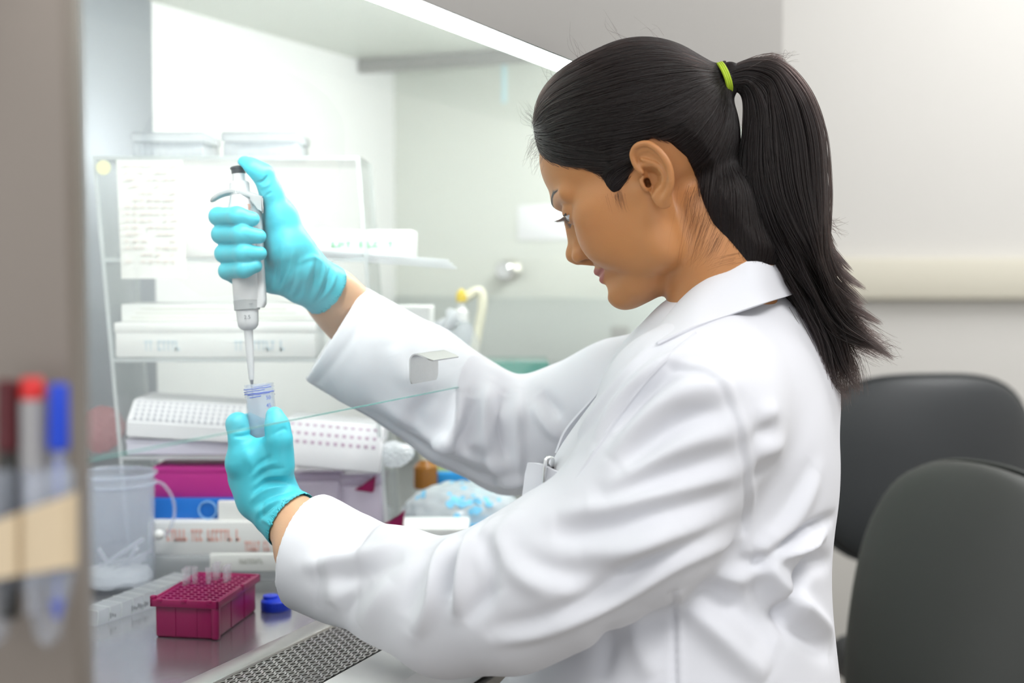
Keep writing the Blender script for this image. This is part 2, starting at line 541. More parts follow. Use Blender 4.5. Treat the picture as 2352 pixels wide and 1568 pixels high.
def head_sdf(p):
    q = p.copy(); q[:, 1] = np.abs(q[:, 1])
    d = face(q)
    e = ear(q)
    bowl = np.maximum(poly2d(q[:, [0, 2]], CONCHA) + 1.0, ear_s0(q[:, 0], q[:, 2]).astype(np.float32) - 7.5 - q[:, 1])
    d = smax(d, -bowl, 2)
    d = smin(d, e, 2.0)
    cx, cy = eloc(640, 880)
    d = smax(d, -rc(q, (cx, 74, cy), (cx + 2, 60, cy + 1), 3.0, 2.5), 1.5)
    d = smax(d, -rc(q, (CANAL[0] - 0, 76, CANAL[1] + 0.5), (CANAL[0] + 2, 58, CANAL[1] + 2), 2.8, 2.5), 1.5)
    n = chain(p, NECK, 20)
    d = smin(d, n, 12)
    # sternomastoid
    return d

def build_head():
    V, F = isosurface(head_sdf, (-105, -98, -175), (128, 98, 135), 1.15)
    V = relax(V, F, 1, 0.4)
    # pigment, plus painted shade in the nostrils
    a, s, b = V[:, 0], np.abs(V[:, 1]), V[:, 2]
    skin = np.array((0.475, 0.212, 0.080), np.float32)
    C = np.tile(skin, (len(V), 1))
    def mixc(w, c):
        nonlocal C
        w = np.clip(w, 0, 1)[:, None]; C = C * (1 - w) + np.array(c, np.float32) * w
    blush = np.exp(-(((a - 72) / 20) ** 2 + ((b + 14) / 18) ** 2 + ((s - 38) / 20) ** 2))
    mixc(blush * 0.40, (0.50, 0.185, 0.085))
    lu = chain(np.stack([a, s, b], 1), [((101, 0, -45.5), 4.3), ((99, 9, -45.2), 4.2), ((85, 25, -47), 1.5)], 2)
    ll = chain(np.stack([a, s, b], 1), [((99, 0, -54.3), 5.0), ((97, 9, -53.8), 4.5), ((85, 24, -48.5), 1.5)], 2)
    mixc(np.clip(0.6 - np.minimum(lu, ll) / 1.6, 0, 1), (0.40, 0.140, 0.115))
    # brow hairs' base
    br = chain(np.stack([a * 0, s, b], 1), [((0, 11, 32.5), 2.2), ((0, 21, 36.5), 2.3), ((0, 33, 39), 1.8), ((0, 45, 37), 0.8)], 2) + np.where(a > 60, 0, 50)
    mixc(np.clip(0.5 - br / 2.0, 0, 1) * 0.80, (0.035, 0.018, 0.012))
    lidd = np.linalg.norm(np.stack([a - 82.5, s - 31, b - 13.5], 1), axis=1)
    mixc(np.clip((15.5 - lidd) / 3, 0, 1) * 0.40, (0.22, 0.10, 0.055))
    ang = np.arctan2(b - 13.5, a - 82.5)
    mixc(((lidd < 14.2) & (np.abs(ang - np.radians(2)) < 0.10) & (s > 17) & (s < 45)).astype(np.float32), (0.02, 0.012, 0.01))
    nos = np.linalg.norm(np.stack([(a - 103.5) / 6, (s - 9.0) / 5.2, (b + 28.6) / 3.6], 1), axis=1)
    mixc(np.clip(1.3 - nos, 0, 1), (0.10, 0.035, 0.02))  # nostril shade darkened into the skin colour
    can = np.hypot(a - CANAL[0] - 0.5, b - CANAL[1] + 1)
    
    return V, F, C

# ---- hairline on the near side, as seen: (px, py, s mm)
HAIRLINE = [(1236, 338, 8), (1250, 362, 26), (1268, 378, 38), (1300, 388, 48), (1345, 392, 57), (1372, 404, 61), (1388, 432, 66), (1405, 448, 68), (1424, 442, 70), (1442, 415, 71),
            (1451, 378, 72), (1463, 338, 72), (1489, 315, 72), (1532, 328, 72), (1566, 360, 70), (1588, 420, 66), (1604, 465, 62), (1630, 515, 56), (1668, 565, 46), (1716, 622, 34)]
HL = [hpx(*q) for q in HAIRLINE]
HL_POLY = HL + [(-92, -150), (-160, -120), (-160, 60), (-120, 160), (40, 180), (130, 140), (118, 100)]

def hair_base(p):
    """smooth scalp that the hair lies on: skull + back of the neck, no ears"""
    q = p.copy(); q[:, 1] = np.abs(q[:, 1])
    d = skull(q)
    d = smin(d, el(q, (50, 0, -8), (46, 55, 62)), 18)
    d = smin(d, rc(q, (10, 54, -8), (22, 49, -52), 15, 16), 14)
    d = smin(d, el(q, (48, 50, 4), (32, 14, 14)), 14)
    d = smin(d, chain(p, NECK[:3], 10), 12)
    return d
TIE_W = mid_w(1668, 182)
TIE = w2h(TIE_W)
def hair_sdf(p):
    d = hair_base(p)
    pd = poly2d(p[:, [0, 2]], HL_POLY)
    t = np.clip(-pd * 0.42, -6, 9.0)
    h = d - t
    vol = smin(el(p, (-4, 0, 56), (84, 73, 84)), el(p, (36, 0, 84), (53, 64, 55)), 24)
    vol = smax(vol, pd + 2, 10)
    h = smin(h, vol, 8)
    cone = rc(p, TIE, TIE + np.array((34, 0, 4), np.float32), 11, 34)
    h = smin(h, cone, 14)
    h = smax(h, pd + 1.0, 3)
    h = smin(h, rc(p, TIE + np.array((-6, 0, 3), np.float32), TIE + np.array((12, 0, -2), np.float32), 10.5, 13), 8)
    return h

def grad(fn, p, e=0.6):
    g = np.empty_like(p)
    for k in range(3):
        q = p.copy(); q[:, k] += e; r = p.copy(); r[:, k] -= e
        g[:, k] = (fn(q) - fn(r)) / (2 * e)
    return g / (np.linalg.norm(g, axis=1, keepdims=True) + 1e-9)

def scalp_strands(V, F, n, steps=26):
    """hairs combed back over the hair surface into the tie"""
    tri = V[F].mean(1)
    pd = poly2d(tri[:, [0, 2]], HL_POLY)
    # denser towards the hairline, where hairs start
    w = np.where(pd < -1, np.exp(pd / 45) + 0.25, 0.0)
    w *= (np.linalg.norm(tri - TIE, axis=1) > 26)
    w *= np.where(tri[:, 1] > -25, 1, 0.35)
    pick = RNG.choice(len(F), n, p=w / w.sum())
    uv = RNG.random((n, 2, 1)).astype(np.float32)
    f = V[F[pick]]
    p = (f[:, 0] * (1 - uv[:, 0]) + f[:, 1] * uv[:, 0]) * (1 - uv[:, 1]) + (f[:, 3] * (1 - uv[:, 0]) + f[:, 2] * uv[:, 0]) * uv[:, 1]
    lift = (RNG.random(n) ** 2 * 1.6 + 0.1).astype(np.float32)
    ph = RNG.random(n) * 6.28; wav = (RNG.random(n) ** 3 * 1.6)
    pts = [p.copy()]
    length = np.linalg.norm(p - TIE, axis=1) * 1.06
    ln = length * np.where(RNG.random(n) < 0.85, 1.0, RNG.uniform(0.4, 0.9, n))
    step = (ln / steps)[:, None].astype(np.float32)
    for k in range(steps):
        g = grad(hair_sdf, p)
        dr = TIE - p
        dist = np.linalg.norm(dr, axis=1, keepdims=True); dr /= dist + 1e-6
        # sag: side hair drops before it goes back
        side = np.clip((dist - 60) / 80, 0, 1)
        dr = dr + np.array((-0.25, 0, -0.42), np.float32) * side * np.clip((p[:, 2:3] - 10) / 40, 0, 1) * np.clip(1.3 - np.abs(p[:, 2:3] - 55) / 60, 0, 1)
        dr -= g * (dr * g).sum(1, keepdims=True)
        dr /= np.linalg.norm(dr, axis=1, keepdims=True) + 1e-6
        w1 = np.cross(g, dr)
        dr = dr + w1 * (np.sin(ph + k * 0.55) * 0.10 * wav)[:, None].astype(np.float32)
        p = p + dr * np.minimum(step, dist * 0.5)
        d = hair_sdf(p)
        p = p - g * np.clip(d - lift, -3, 3)[:, None]
        pts.append(p.copy())
    S = np.stack(pts, 1)
    return S
def hair_mat(name, col=(0.006, 0.0037, 0.0033), rough=0.36):
    m, nt, b, out = new_mat(name)
    nt.nodes.remove(b)
    h = nt.nodes.new('ShaderNodeBsdfHairPrincipled')
    h.parametrization = 'COLOR'
    h.inputs['Color'].default_value = (*col, 1)
    h.inputs['Roughness'].default_value = rough
    h.inputs['Radial Roughness'].default_value = 0.45
    h.inputs['IOR'].default_value = 1.41
    h.inputs['Random Roughness'].default_value = 0.2
    nt.links.new(h.outputs[0], out.inputs[0])
    return m
M_skin = mat('skin', (0.5, 0.25, 0.12), rough=0.42, sss=0.18, sssr=(1.0, 0.35, 0.18), attr='pigment', bump=0.10, bscale=900, var=0.05, vscale=60, spec=0.4)
M_hair = hair_mat('dark_brown_hair')
M_hairbase = mat('hair_mass', (0.008, 0.005, 0.005), rough=0.6, bump=0.5, bscale=300, stretch=(1, 4, 4), spec=0.2)
M_hairtie = mat('lime_elastic', (0.42, 0.58, 0.03), rough=0.6, bump=0.4, bscale=1500)
M_coat = mat('white_cotton', (0.745, 0.75, 0.79), rough=0.85, bump=0.10, bscale=2200, sheen=0.1, spec=0.2)
M_glove = mat('blue_nitrile', (0.075, 0.55, 0.665), rough=0.40, sss=0.10, sssr=(.3, .8, 1), bump=0.08, bscale=1600, spec=0.4, var=0.04, vscale=40)
M_eyew = mat('eye', (0.8, 0.8, 0.8), rough=0.12, attr='pigment', coat=0.5)
M_thread = mat('stitching', (0.74, 0.73, 0.72), rough=0.9)

person = empty('person', P(1600, 1700, 1.31), 'woman with a dark ponytail, white lab coat and blue gloves, pipetting into a tube', 'person')

def set_pigment(me, C):
    at = me.color_attributes.new('pigment', 'FLOAT_COLOR', 'POINT')
    at.data.foreach_set('color', np.concatenate([C, np.ones((len(C), 1))], 1).astype(np.float32).ravel())

SKIN = np.array((0.485, 0.232, 0.098), np.float32)

# ---------------- arms' joints (shared by sleeves, wrists and gloves)
L_SH, L_EL, L_MID, L_CUF, L_WR = P(1585, 960, 1.165), P(1170, 1368, 1.17), P(915, 1350, 1.235), P(706, 1264, 1.308), P(640, 1180, 1.335)
R_SH, R_EL, R_MID, R_CUF, R_WR = P(1430, 915, 1.46), P(1175, 1005, 1.50), P(960, 872, 1.478), P(767, 764, 1.465), P(735, 665, 1.41)

# ---------------- body: head and neck, and what the clothes cover, one mesh
Vh, Fh_, Ch = build_head()
Vw = h2w(Vh)
def under_sdf(p):
    d = chain(p, [(P(1660, 770, 1.32), .055), (P(1640, 1000, 1.31), .09), (P(1640, 1300, 1.30), .09), (P(1600, 1700, 1.30), .12)], .05)
    d = smin(d, chain(p, [(P(1640, 860, 1.30), .05), (L_SH, .045), (L_EL, .036), (L_MID, .034), (L_CUF, .028), (P(692, 1213, 1.328), .0242), (P(657, 1183, 1.342), .0208), (P(626, 1150, 1.353), .0185)], .02), .04)
    d = smin(d, chain(p, [(P(1640, 860, 1.34), .05), (R_SH, .045), (R_EL, .036), (R_MID, .034), (P(850, 765, 1.468), .031), (P(794, 713, 1.458), .0282), (P(758, 674, 1.440), .0252), (P(724, 652, 1.420), .0215)], .02), .04)
    return d
Vu, Fu = isosurface(under_sdf, (-.33, .95, P(600, 1800, 1.3).z - .05), (0.42, 1.75, 1.27), 0.0036)
Vu = relax(Vu, Fu, 2)
V_ = np.concatenate([Vw, Vu]); F_ = np.concatenate([Fh_, Fu + len(Vw)])
arm_skin = np.array((0.64, 0.385, 0.235), np.float32)
iz = int(np.argmin(Vw[:, 2])); fz = Fh_[np.where((Fh_ == iz).any(1))[0][0]]
ju = int(np.argmin(((Vu - Vw[iz]) ** 2).sum(1))); fu = Fu[np.where((Fu == ju).any(1))[0][0]] + len(Vw)
F_ = np.concatenate([F_, np.array([[fz[0], fz[1], fu[0], fu[1]]], np.int32)])      # neck root joined to the trunk
C_ = np.concatenate([Ch, np.tile(arm_skin, (len(Vu), 1))])
me = np_mesh('body', V_, F_); set_pigment(me, C_)
body = link('body', me, M_skin, person)

# eyes
def make_eye(side):
    bm = bmesh.new(); bmesh.ops.create_uvsphere(bm, u_segments=48, v_segments=48, radius=12.3)
    bmesh.ops.translate(bm, verts=bm.verts, vec=(82.5, 31 * side, 13.5))
    me = bpy.data.meshes.new('eye'); 
    for f in bm.faces: f.smooth = True
    bm.to_mesh(me); bm.free()
    V = np.empty(len(me.vertices) * 3, np.float32); me.vertices.foreach_get('co', V); V = V.reshape(-1, 3)
    g = np.array((math.cos(-.42), 0.10, math.sin(-.42)), np.float32); g /= np.linalg.norm(g)
    n = V - np.array((82.5, 31 * side, 13.5), np.float32); n /= np.linalg.norm(n, axis=1, keepdims=True)
    an = np.degrees(np.arccos(np.clip(n @ g, -1, 1)))
    C = np.tile(np.array((.72, .72, .74), np.float32), (len(V), 1))
    C[an < 29] = (.05, .022, .012); C[an < 12] = (.004, .004, .004)
    V = h2w(V); me.vertices.foreach_set('co', V.ravel()); set_pigment(me, C)
    return link('eye', me, M_eyew, person)
make_eye(1); make_eye(-1)

# lashes and brows
def lash_brow():
    S, R = [], []
    for side in (1, -1):
        for k in range(46):
            f = k / 45; y = 31 + (f - .5) * 25
            bow = ((y - 31) / 13.0) ** 2
            for (a0, ln, cu) in ((math.radians(3) - bow * math.radians(20), 9.5, .55), (math.radians(-36) + bow * math.radians(12), 5.5, -.35)):
                if cu < 0 and k % 2: continue
                rr = 13.7 - bow * 2
                o = np.array((82.5 + rr * math.cos(a0), y, 13.5 + rr * math.sin(a0)))
                dr = np.array((1.0, (f - .35) * .9, -.25 if cu > 0 else -.75)); dr /= np.linalg.norm(dr)
                l = ln * random.uniform(.7, 1.05)
                t = np.linspace(0, 1, 7)[:, None]
                s = o + dr * t * l + np.array((0, 0, 1)) * t ** 2 * l * cu * .5
                s[:, 1] *= side
                S.append(h2w(s.astype(np.float32))); R.append(np.linspace(.00024, .00004, 7))
        for k in range(260):
            f = random.random(); c = catmull([(104.5, 9, 32), (101.5, 20, 36.5), (95, 33, 39), (86, 45, 37)], 60)[int(f * 59)]
            o = np.array(c) + np.array((0, 0, random.uniform(-2.0, 1.6) * (1 - .6 * f)))
            p = o[None].astype(np.float32).copy(); p -= grad(lambda q: face(np.abs(q) * np.array((1, 1, 1)) if False else q), p) * face(p)[:, None]
            o = p[0]
            dr = np.array((-.45 - .2 * f, .75, .45 - .9 * f)); dr /= np.linalg.norm(dr)
            t = np.linspace(0, 1, 5)[:, None]; l = random.uniform(4, 7)
            s = o + dr * t * l + np.array((.5, 0, 0)) * np.sin(t * 3) 
            s[:, 1] *= side
            S.append(h2w(s.astype(np.float32))); R.append(np.linspace(.00013, .00003, 5))
    return hair_curves('eyelashes_and_brows', S, R, M_hair, person)
lash_brow()

# ---------------- hair
Vc, Fc = isosurface(hair_sdf, (-150, -92, -165), (125, 92, 150), 1.6)
Vc = relax(Vc, Fc, 2)
hair = link('hair', np_mesh('hair', h2w(Vc), Fc), M_hairbase, person)
S = scalp_strands(Vc, Fc, 8500)
Sw = h2w(S.reshape(-1, 3)).reshape(S.shape)
rr = np.concatenate([np.linspace(.3, 1, 5), np.ones(S.shape[1] - 5)]) 
hair_curves('combed_strands', list(Sw), [rr * random.uniform(.00014, .00024) for _ in Sw], M_hair, hair)
# loose wisps along the hairline and crown
W_, R_ = [], []
for (x, y, dx, dy, n) in [(1240, 320, -22, 22, 60), (1225, 290, -16, -30, 30), (1250, 345, -14, 20, 40), (1270, 215, -20, -34, 12), (1330, 140, -18, -40, 8), (1420, 85, -22, -26, 7), (1500, 76, -30, -14, 5)]:
    for k in range(n):
        o = P(x + random.uniform(-6, 26), y + random.uniform(-20, 20), 1.29 + random.uniform(-.03, .03))
        l = random.uniform(.3, 1.3)
        e = P(x + dx * l * 1.2 + random.uniform(-16, 16), y + dy * l * 1.6 + random.uniform(-22, 26), 1.27 + random.uniform(-.03, .03))
        m_ = o.lerp(e, .5) + C_R * random.uniform(-.006, .003) + C_U * random.uniform(-.004, .006)
        W_.append(np.array([tuple(q) for q in catmull([o, m_, e], 10)])); R_.append(np.linspace(.00009, .00003, 10))
for (pts, n, sp, w) in [([(1415, 440), (1420, 462), (1430, 490)], 40, 14, .00006), ([(1600, 440), (1590, 500), (1578, 560), (1570, 620)], 34, 24, .00004), ([(1620, 500), (1600, 560), (1590, 610)], 50, 26, .000045),
                     ([(1650, 545), (1630, 585), (1605, 610)], 50, 26, .000045), ([(1600, 430), (1590, 470), (1600, 530)], 26, 20, .00005), ([(1690, 590), (1650, 600), (1620, 612)], 10, 14, .00006)]:
    for k in range(n):
        ox, oy = random.gauss(0, sp * .6), random.gauss(0, sp * .5)
        q = []
        sfrom = random.uniform(.55, 1.0)
        cc = catmull([Vector((a, b, 0)) for a, b in pts], 12)
        bvq = None
        for c in cc[:max(4, int(12 * sfrom))]:
            q.append((c.x + ox + random.gauss(0, .6), c.y + oy))
        W_.append(('surf', q)); R_.append(w)
bvh_b = BVHTree.FromPolygons([tuple(v) for v in Vw], [tuple(f) for f in Fh_])
WW, RR = [], []
for a, r in zip(W_, R_):
    if isinstance(a, tuple):
        pts = []
        for x, y in a[1]:
            h = bvh_b.ray_cast(CAM, ray(x, y))
            if h[0] is not None: pts.append(tuple(h[0] + h[1] * .0004))
        if len(pts) > 3: WW.append(np.array(pts)); RR.append(np.linspace(r, r * .3, len(pts)))
    else: WW.append(a); RR.append(r)
hair_curves('loose_wisps', WW, RR, M_hair, hair)

# ---------------- ponytail
def bundle(outer, inner, W, n, fray, rad, dep=1.285):
    k = 40
    GO = np.array([tuple(p) for p in catmull([P(x, y, d) for x, y, d in outer], k)]); GI = np.array([tuple(p) for p in catmull([P(x, y, d) for x, y, d in inner], k)])
    t = np.linspace(0, 1, k)
    Wd = np.interp(t, [q[0] for q in W], [q[1] for q in W])[:, None]
    S, R = [], []
    fwd = np.array(C_F)
    for i in range(n):
        a = random.random() * 2 * PI; rr_ = math.sqrt(random.random())
        u = .5 + .5 * rr_ * math.cos(a); v = rr_ * math.sin(a)
        lock = int(u * 7) + 11 * int((v + 1) * 2.5)
        lr = random.Random(lock)
        s = GI + (GO - GI) * u + fwd * Wd * v
        amp = lr.uniform(.002, .0065)
        s = s + np.array(C_R) * (np.sin(t * lr.uniform(5, 11) + lr.uniform(0, 6)) * amp * t)[:, None] + np.array(C_U) * (np.sin(t * lr.uniform(4, 9) + lr.uniform(0, 6)) * amp * t)[:, None]
        s = s + RNG.normal(0, 1, 3) * (fray * t[:, None] ** 3)
        e = int(k * min(1, random.uniform(.80, 1.0) if random.random() < .75 else random.uniform(.45, .9)))
        e = max(e, 12)
        S.append(s[:e]); r = np.full(e, random.uniform(rad * .7, rad * 1.2)); r[-8:] *= np.linspace(1, .25, 8); R.append(r)
    return S, R
D0 = (TIE_W - CAM).dot(C_F)
Dn = lambda q: [(x, y, D0 + (d - 1.285 if d != D0 else 0)) for x, y, d in q]
o1 = Dn([(1664, 158, D0), (1730, 134, D0), (1800, 142, D0), (1862, 210, D0), (1900, 310, D0), (1909, 430, D0), (1903, 510, D0), (1897, 590, 1.29), (1918, 668, 1.30), (1962, 735, 1.31), (2030, 800, 1.31)])
i1 = Dn([(1664, 206, D0), (1702, 214, D0), (1724, 254, D0), (1700, 312, D0), (1686, 385, D0), (1690, 480, D0), (1735, 575, 1.29), (1790, 645, 1.30), (1850, 705, 1.32), (1905, 765, 1.33), (1975, 802, 1.33), (2055, 828, 1.33)])
o2 = Dn([(1664, 190, D0), (1725, 172, D0), (1785, 210, D0), (1822, 300, D0), (1832, 420, D0), (1842, 560, 1.29), (1885, 690, 1.31), (1930, 770, 1.32), (1965, 835, 1.33), (1978, 905, 1.33)])
i2 = Dn([(1664, 206, D0), (1704, 218, D0), (1704, 300, D0), (1686, 450, D0), (1726, 570, 1.29), (1790, 665, 1.31), (1850, 745, 1.32), (1888, 808, 1.33), (1906, 885, 1.33), (1915, 960, 1.33)])
pony_W = [(0, .014), (.12, .018), (.3, .034), (.6, .042), (.85, .03), (1, .018)]
S1, R1 = bundle(o1, i1, pony_W, 3000, .006, .00022)
S2, R2 = bundle(o2, i2, pony_W, 1500, .004, .00022)
# locks that flick out of the tail on its outer side
for (pts, n, w) in [([(1880, 470), (1900, 560), (1932, 600), (1962, 628)], 90, 9), ([(1880, 520), (1910, 600), (1950, 640), (1994, 668)], 130, 10), ([(1870, 560), (1915, 640), (1960, 682), (1992, 704)], 120, 11),
                 ([(1870, 590), (1920, 680), (1980, 720), (2030, 748)], 130, 11), ([(1860, 620), (1930, 730), (1990, 778), (2062, 832)], 170, 10), ([(1850, 640), (1910, 740), (1965, 780), (2045, 800)], 140, 11),
                 ([(1870, 690), (1915, 770), (1945, 850), (1982, 908)], 130, 12), ([(1850, 690), (1890, 780), (1915, 870), (1952, 925)], 90, 12), ([(1840, 690), (1884, 790), (1900, 880), (1914, 962)], 90, 10),
                 ([(1890, 430), (1896, 500), (1906, 540), (1926, 572)], 24, 5), ([(1720, 160), (1760, 140), (1790, 136), (1808, 150)], 60, 10)]:
    for k in range(n):
        ox, oy, od = random.gauss(0, w), random.gauss(0, w), random.gauss(0, .010)
        f = random.uniform(.75, 1.0); m_ = len(pts) - 1
        cv = catmull([P(x + ox * (1 - .72 * i / m_), y + oy * (1 - .72 * i / m_), D0 + .015 + od * (1 - .6 * i / m_)) for i, (x, y) in enumerate(pts)], 22)
        S1.append(np.array([tuple(q) for q in cv[:int(22 * f)]])); r_ = np.full(int(22 * f), .00020); r_[-8:] *= np.linspace(1, .2, 8); R1.append(r_)
# core so that light does not pass
def pony_core():
    bm = bmesh.new(); k = 30
    GO = catmull([P(*q) for q in o1], k); GI = catmull([P(*q) for q in i1], k)
    rows = []
    for i in range(24):
        t = i / 23 * .74; j = t * (k - 1); a = int(j); f = j - a
        o = GO[a].lerp(GO[min(a + 1, k - 1)], f); q = GI[a].lerp(GI[min(a + 1, k - 1)], f)
        w = float(np.interp(t, [x[0] for x in pony_W], [x[1] for x in pony_W])) * .8
        c = (o + q) / 2; h = (o - q) / 2 * .80
        if i > 19: h *= (24 - i) / 5; w *= (24 - i) / 5
        rows.append([bm.verts.new(c + h * math.cos(2 * PI * z / 20) + C_F * w * math.sin(2 * PI * z / 20)) for z in range(20)])
    for A, B in zip(rows[:-1], rows[1:]):
        for z in range(20): bm.faces.new((A[z], A[(z + 1) % 20], B[(z + 1) % 20], B[z]))
    bm.faces.new(rows[0]); bm.faces.new(rows[-1][::-1])
    return bm_obj('ponytail', bm, M_hairbase, person)
pony = pony_core()
hair_curves('ponytail_strands', S1 + S2, R1 + R2, M_hair, pony)
fl, fr = [], []
for k in range(90):
    i = random.choice([6, 7, 8, 9, 10]); t = random.uniform(0, 1)
    a = o1[i]; b = i1[i]
    o = P(a[0] + random.uniform(-24, 8), a[1] + random.uniform(-16, 16), a[2])
    e = P(a[0] + random.uniform(15, 48), a[1] + random.uniform(-12, 40), a[2])
    m_ = o.lerp(e, .5) + C_U * random.uniform(-.003, .005)
    fl.append(np.array([tuple(q) for q in catmull([o, m_, e], 8)])); fr.append(np.linspace(.00016, .00004, 8))
for k in range(40):
    o = P(1770 + random.uniform(-50, 30), 148 + random.uniform(-6, 14), D0); e = P(1800 + random.uniform(-40, 40), 130 + random.uniform(-14, 30), D0 + random.uniform(-.02, .02))
    m_ = o.lerp(e, .5) + C_U * random.uniform(0, .008)
    fl.append(np.array([tuple(q) for q in catmull([o, m_, e], 8)])); fr.append(np.linspace(.00014, .00004, 8))
hair_curves('flyaway_strands', fl, fr, M_hair, pony)
bm = bmesh.new()
ax = axis_matrix(P(1662, 182, D0), P(1672, 179, D0), C_F)
for k in (-1, 0, 1):
    ring = [ax @ Vector((18.0e-3 * math.cos(2 * PI * j / 40), 15.2e-3 * math.sin(2 * PI * j / 40), k * .0018 + .0006 * math.sin(4 * PI * j / 40))) for j in range(41)]
    tube(bm, ring, .0015, 8, cap=False)
bm_obj('hair_tie', bm, M_hairtie, person)
# ---------------- lab coat
def coat_sdf(p):
    d = el(p, P(1625, 1010, 1.32), (.115, .150, .14))
    d = smin(d, el(p, P(1706, 1010, 1.315), (.074, .140, .142)), .04)
    d = smin(d, rc(p, P(1742, 728, 1.315), P(1800, 900, 1.315), .035, .045), .04)
    d = smin(d, el(p, P(1640, 1215, 1.30), (.100, .145, .15)), .05)
    d = smin(d, el(p, P(1560, 1640, 1.30), (.155, .165, .19)), .07)
    d = smin(d, chain(p, [(P(1640, 800, 1.27), .062), (P(1458, 1115, 1.27), .050), (P(1405, 1225, 1.26), .050)], .03), .03)
    d = smin(d, chain(p, [(P(1620, 830, 1.42), .062), (P(1470, 1090, 1.40), .055)], .03), .03)
    d = smin(d, rc(p, P(1700, 800, 1.30), P(1640, 870, 1.20), .046, .062), .035)     # shoulder line
    d = smin(d, rc(p, P(1690, 800, 1.34), P(1530, 890, 1.46), .046, .056), .035)
    # lap
    d = smin(d, rc(p, P(1480, 1680, 1.34), P(1240, 1720, 1.34), .085, .07), .06)
    # near sleeve
    sl = chain(p, [(L_SH, .084), (P(1468, 1188, 1.15), .0715), (P(1285, 1308, 1.155), .0660), (L_EL, .064), (P(1030, 1395, 1.195), .058), (L_MID, .052), (P(780, 1300, 1.28), .050), (L_CUF, .0525), (P(642, 1246, 1.320), .054)], .02)
    ([(738, 1190), (722, 1200), (700, 1204)], .004, .0016), ([(736, 1230), (720, 1240), (698, 1240)], .004, -.0014), ([(734, 1290), (715, 1296), (692, 1290)], .004, .0016), ([(732, 1340), (712, 1348), (694, 1346)], .004, -.0014),
    ([(850, 690), (835, 700), (815, 700)], .004, .0016), ([(835, 720), (818, 728), (800, 722)], .004, -.0014), ([(810, 770), (795, 776), (775, 768)], .004, .0016), ([(780, 810), (760, 816), (742, 812)], .004, -.0014),
    ([(760, 1180), (860, 1235), (960, 1265), (1040, 1270)], .003, -.0016, 'full'), ([(1715, 1010), (1640, 1080), (1500, 1200), (1340, 1320), (1180, 1420), (1000, 1480)], .0035, .0022, 'full'),
    # far sleeve
    sr = chain(p, [(P(1560, 900, 1.44), .066), (R_SH, .063), (R_EL, .060), (P(1060, 945, 1.49), .061), (R_MID, .0595), (P(850, 812, 1.465), .057), (R_CUF, .0555), (P(728, 740, 1.455), .0555)], .02)
    for pts in ([(1128, 874, 1.468, 11), (1112, 930, 1.437, 10), (1100, 1010, 1.430, 9)], [(1136, 880, 1.470, 12), (1140, 960, 1.436, 11), (1152, 1060, 1.440, 10), (1172, 1105, 1.46, 10)],
                [(1176, 895, 1.470, 11), (1188, 960, 1.445, 11), (1192, 1040, 1.45, 10)], [(1086, 905, 1.46, 10), (1060, 970, 1.435, 9), (1030, 1010, 1.43, 8)]):
        sr = smin(sr, chain(p, [(P(x, y, z), r * MM) for x, y, z, r in pts], .01), .014)
    # cuffs cut and hollow
    nl = A3((L_CUF - P(642, 1246, 1.320)).normalized()); nr = A3((R_CUF - P(728, 740, 1.462)).normalized())
    hl = chain(p, [(P(790, 1302, 1.278), .0445), (L_CUF, .0485), (P(642, 1246, 1.320), .0500), (P(600, 1234, 1.328), .0505)], .01)
    hr = chain(p, [(P(850, 812, 1.466), .0505), (R_CUF, .0512), (P(728, 740, 1.462), .0515), (P(690, 716, 1.462), .052)], .01)
    sl = smax(sl, -((p - A3(L_CUF)) @ nl), .002); sl = smax(sl, -hl, .001)
    sr = smax(sr, -((p - A3(R_CUF)) @ nr), .002); sr = smax(sr, -hr, .001)
    d = smin(d, sl, .022)
    d = smin(d, sr, .022)
    # neck opening
    d = smax(d, -chain(p, [(P(1628, 600, 1.305), .050), (P(1640, 740, 1.315), .050), (P(1630, 800, 1.32), .045)], .02), .01)
    d = smax(d, -chain(p, [(P(1560, 690, 1.315), .030), (P(1570, 800, 1.32), .024)], .01), .01)
    d = smin(d, rc(p, P(1768, 704, 1.312), P(1792, 800, 1.312), .015, .030), .012)
    return d
lo = np.array((P(620, 1700, 1.35).x, 1.0, P(1000, 1640, 1.3).z - .04)); hi = np.array((.40, 1.70, P(1700, 600, 1.32).z))
Vk, Fk = isosurface(coat_sdf, lo, hi, 0.0026)
Vk = relax(Vk, Fk, 3, .5)
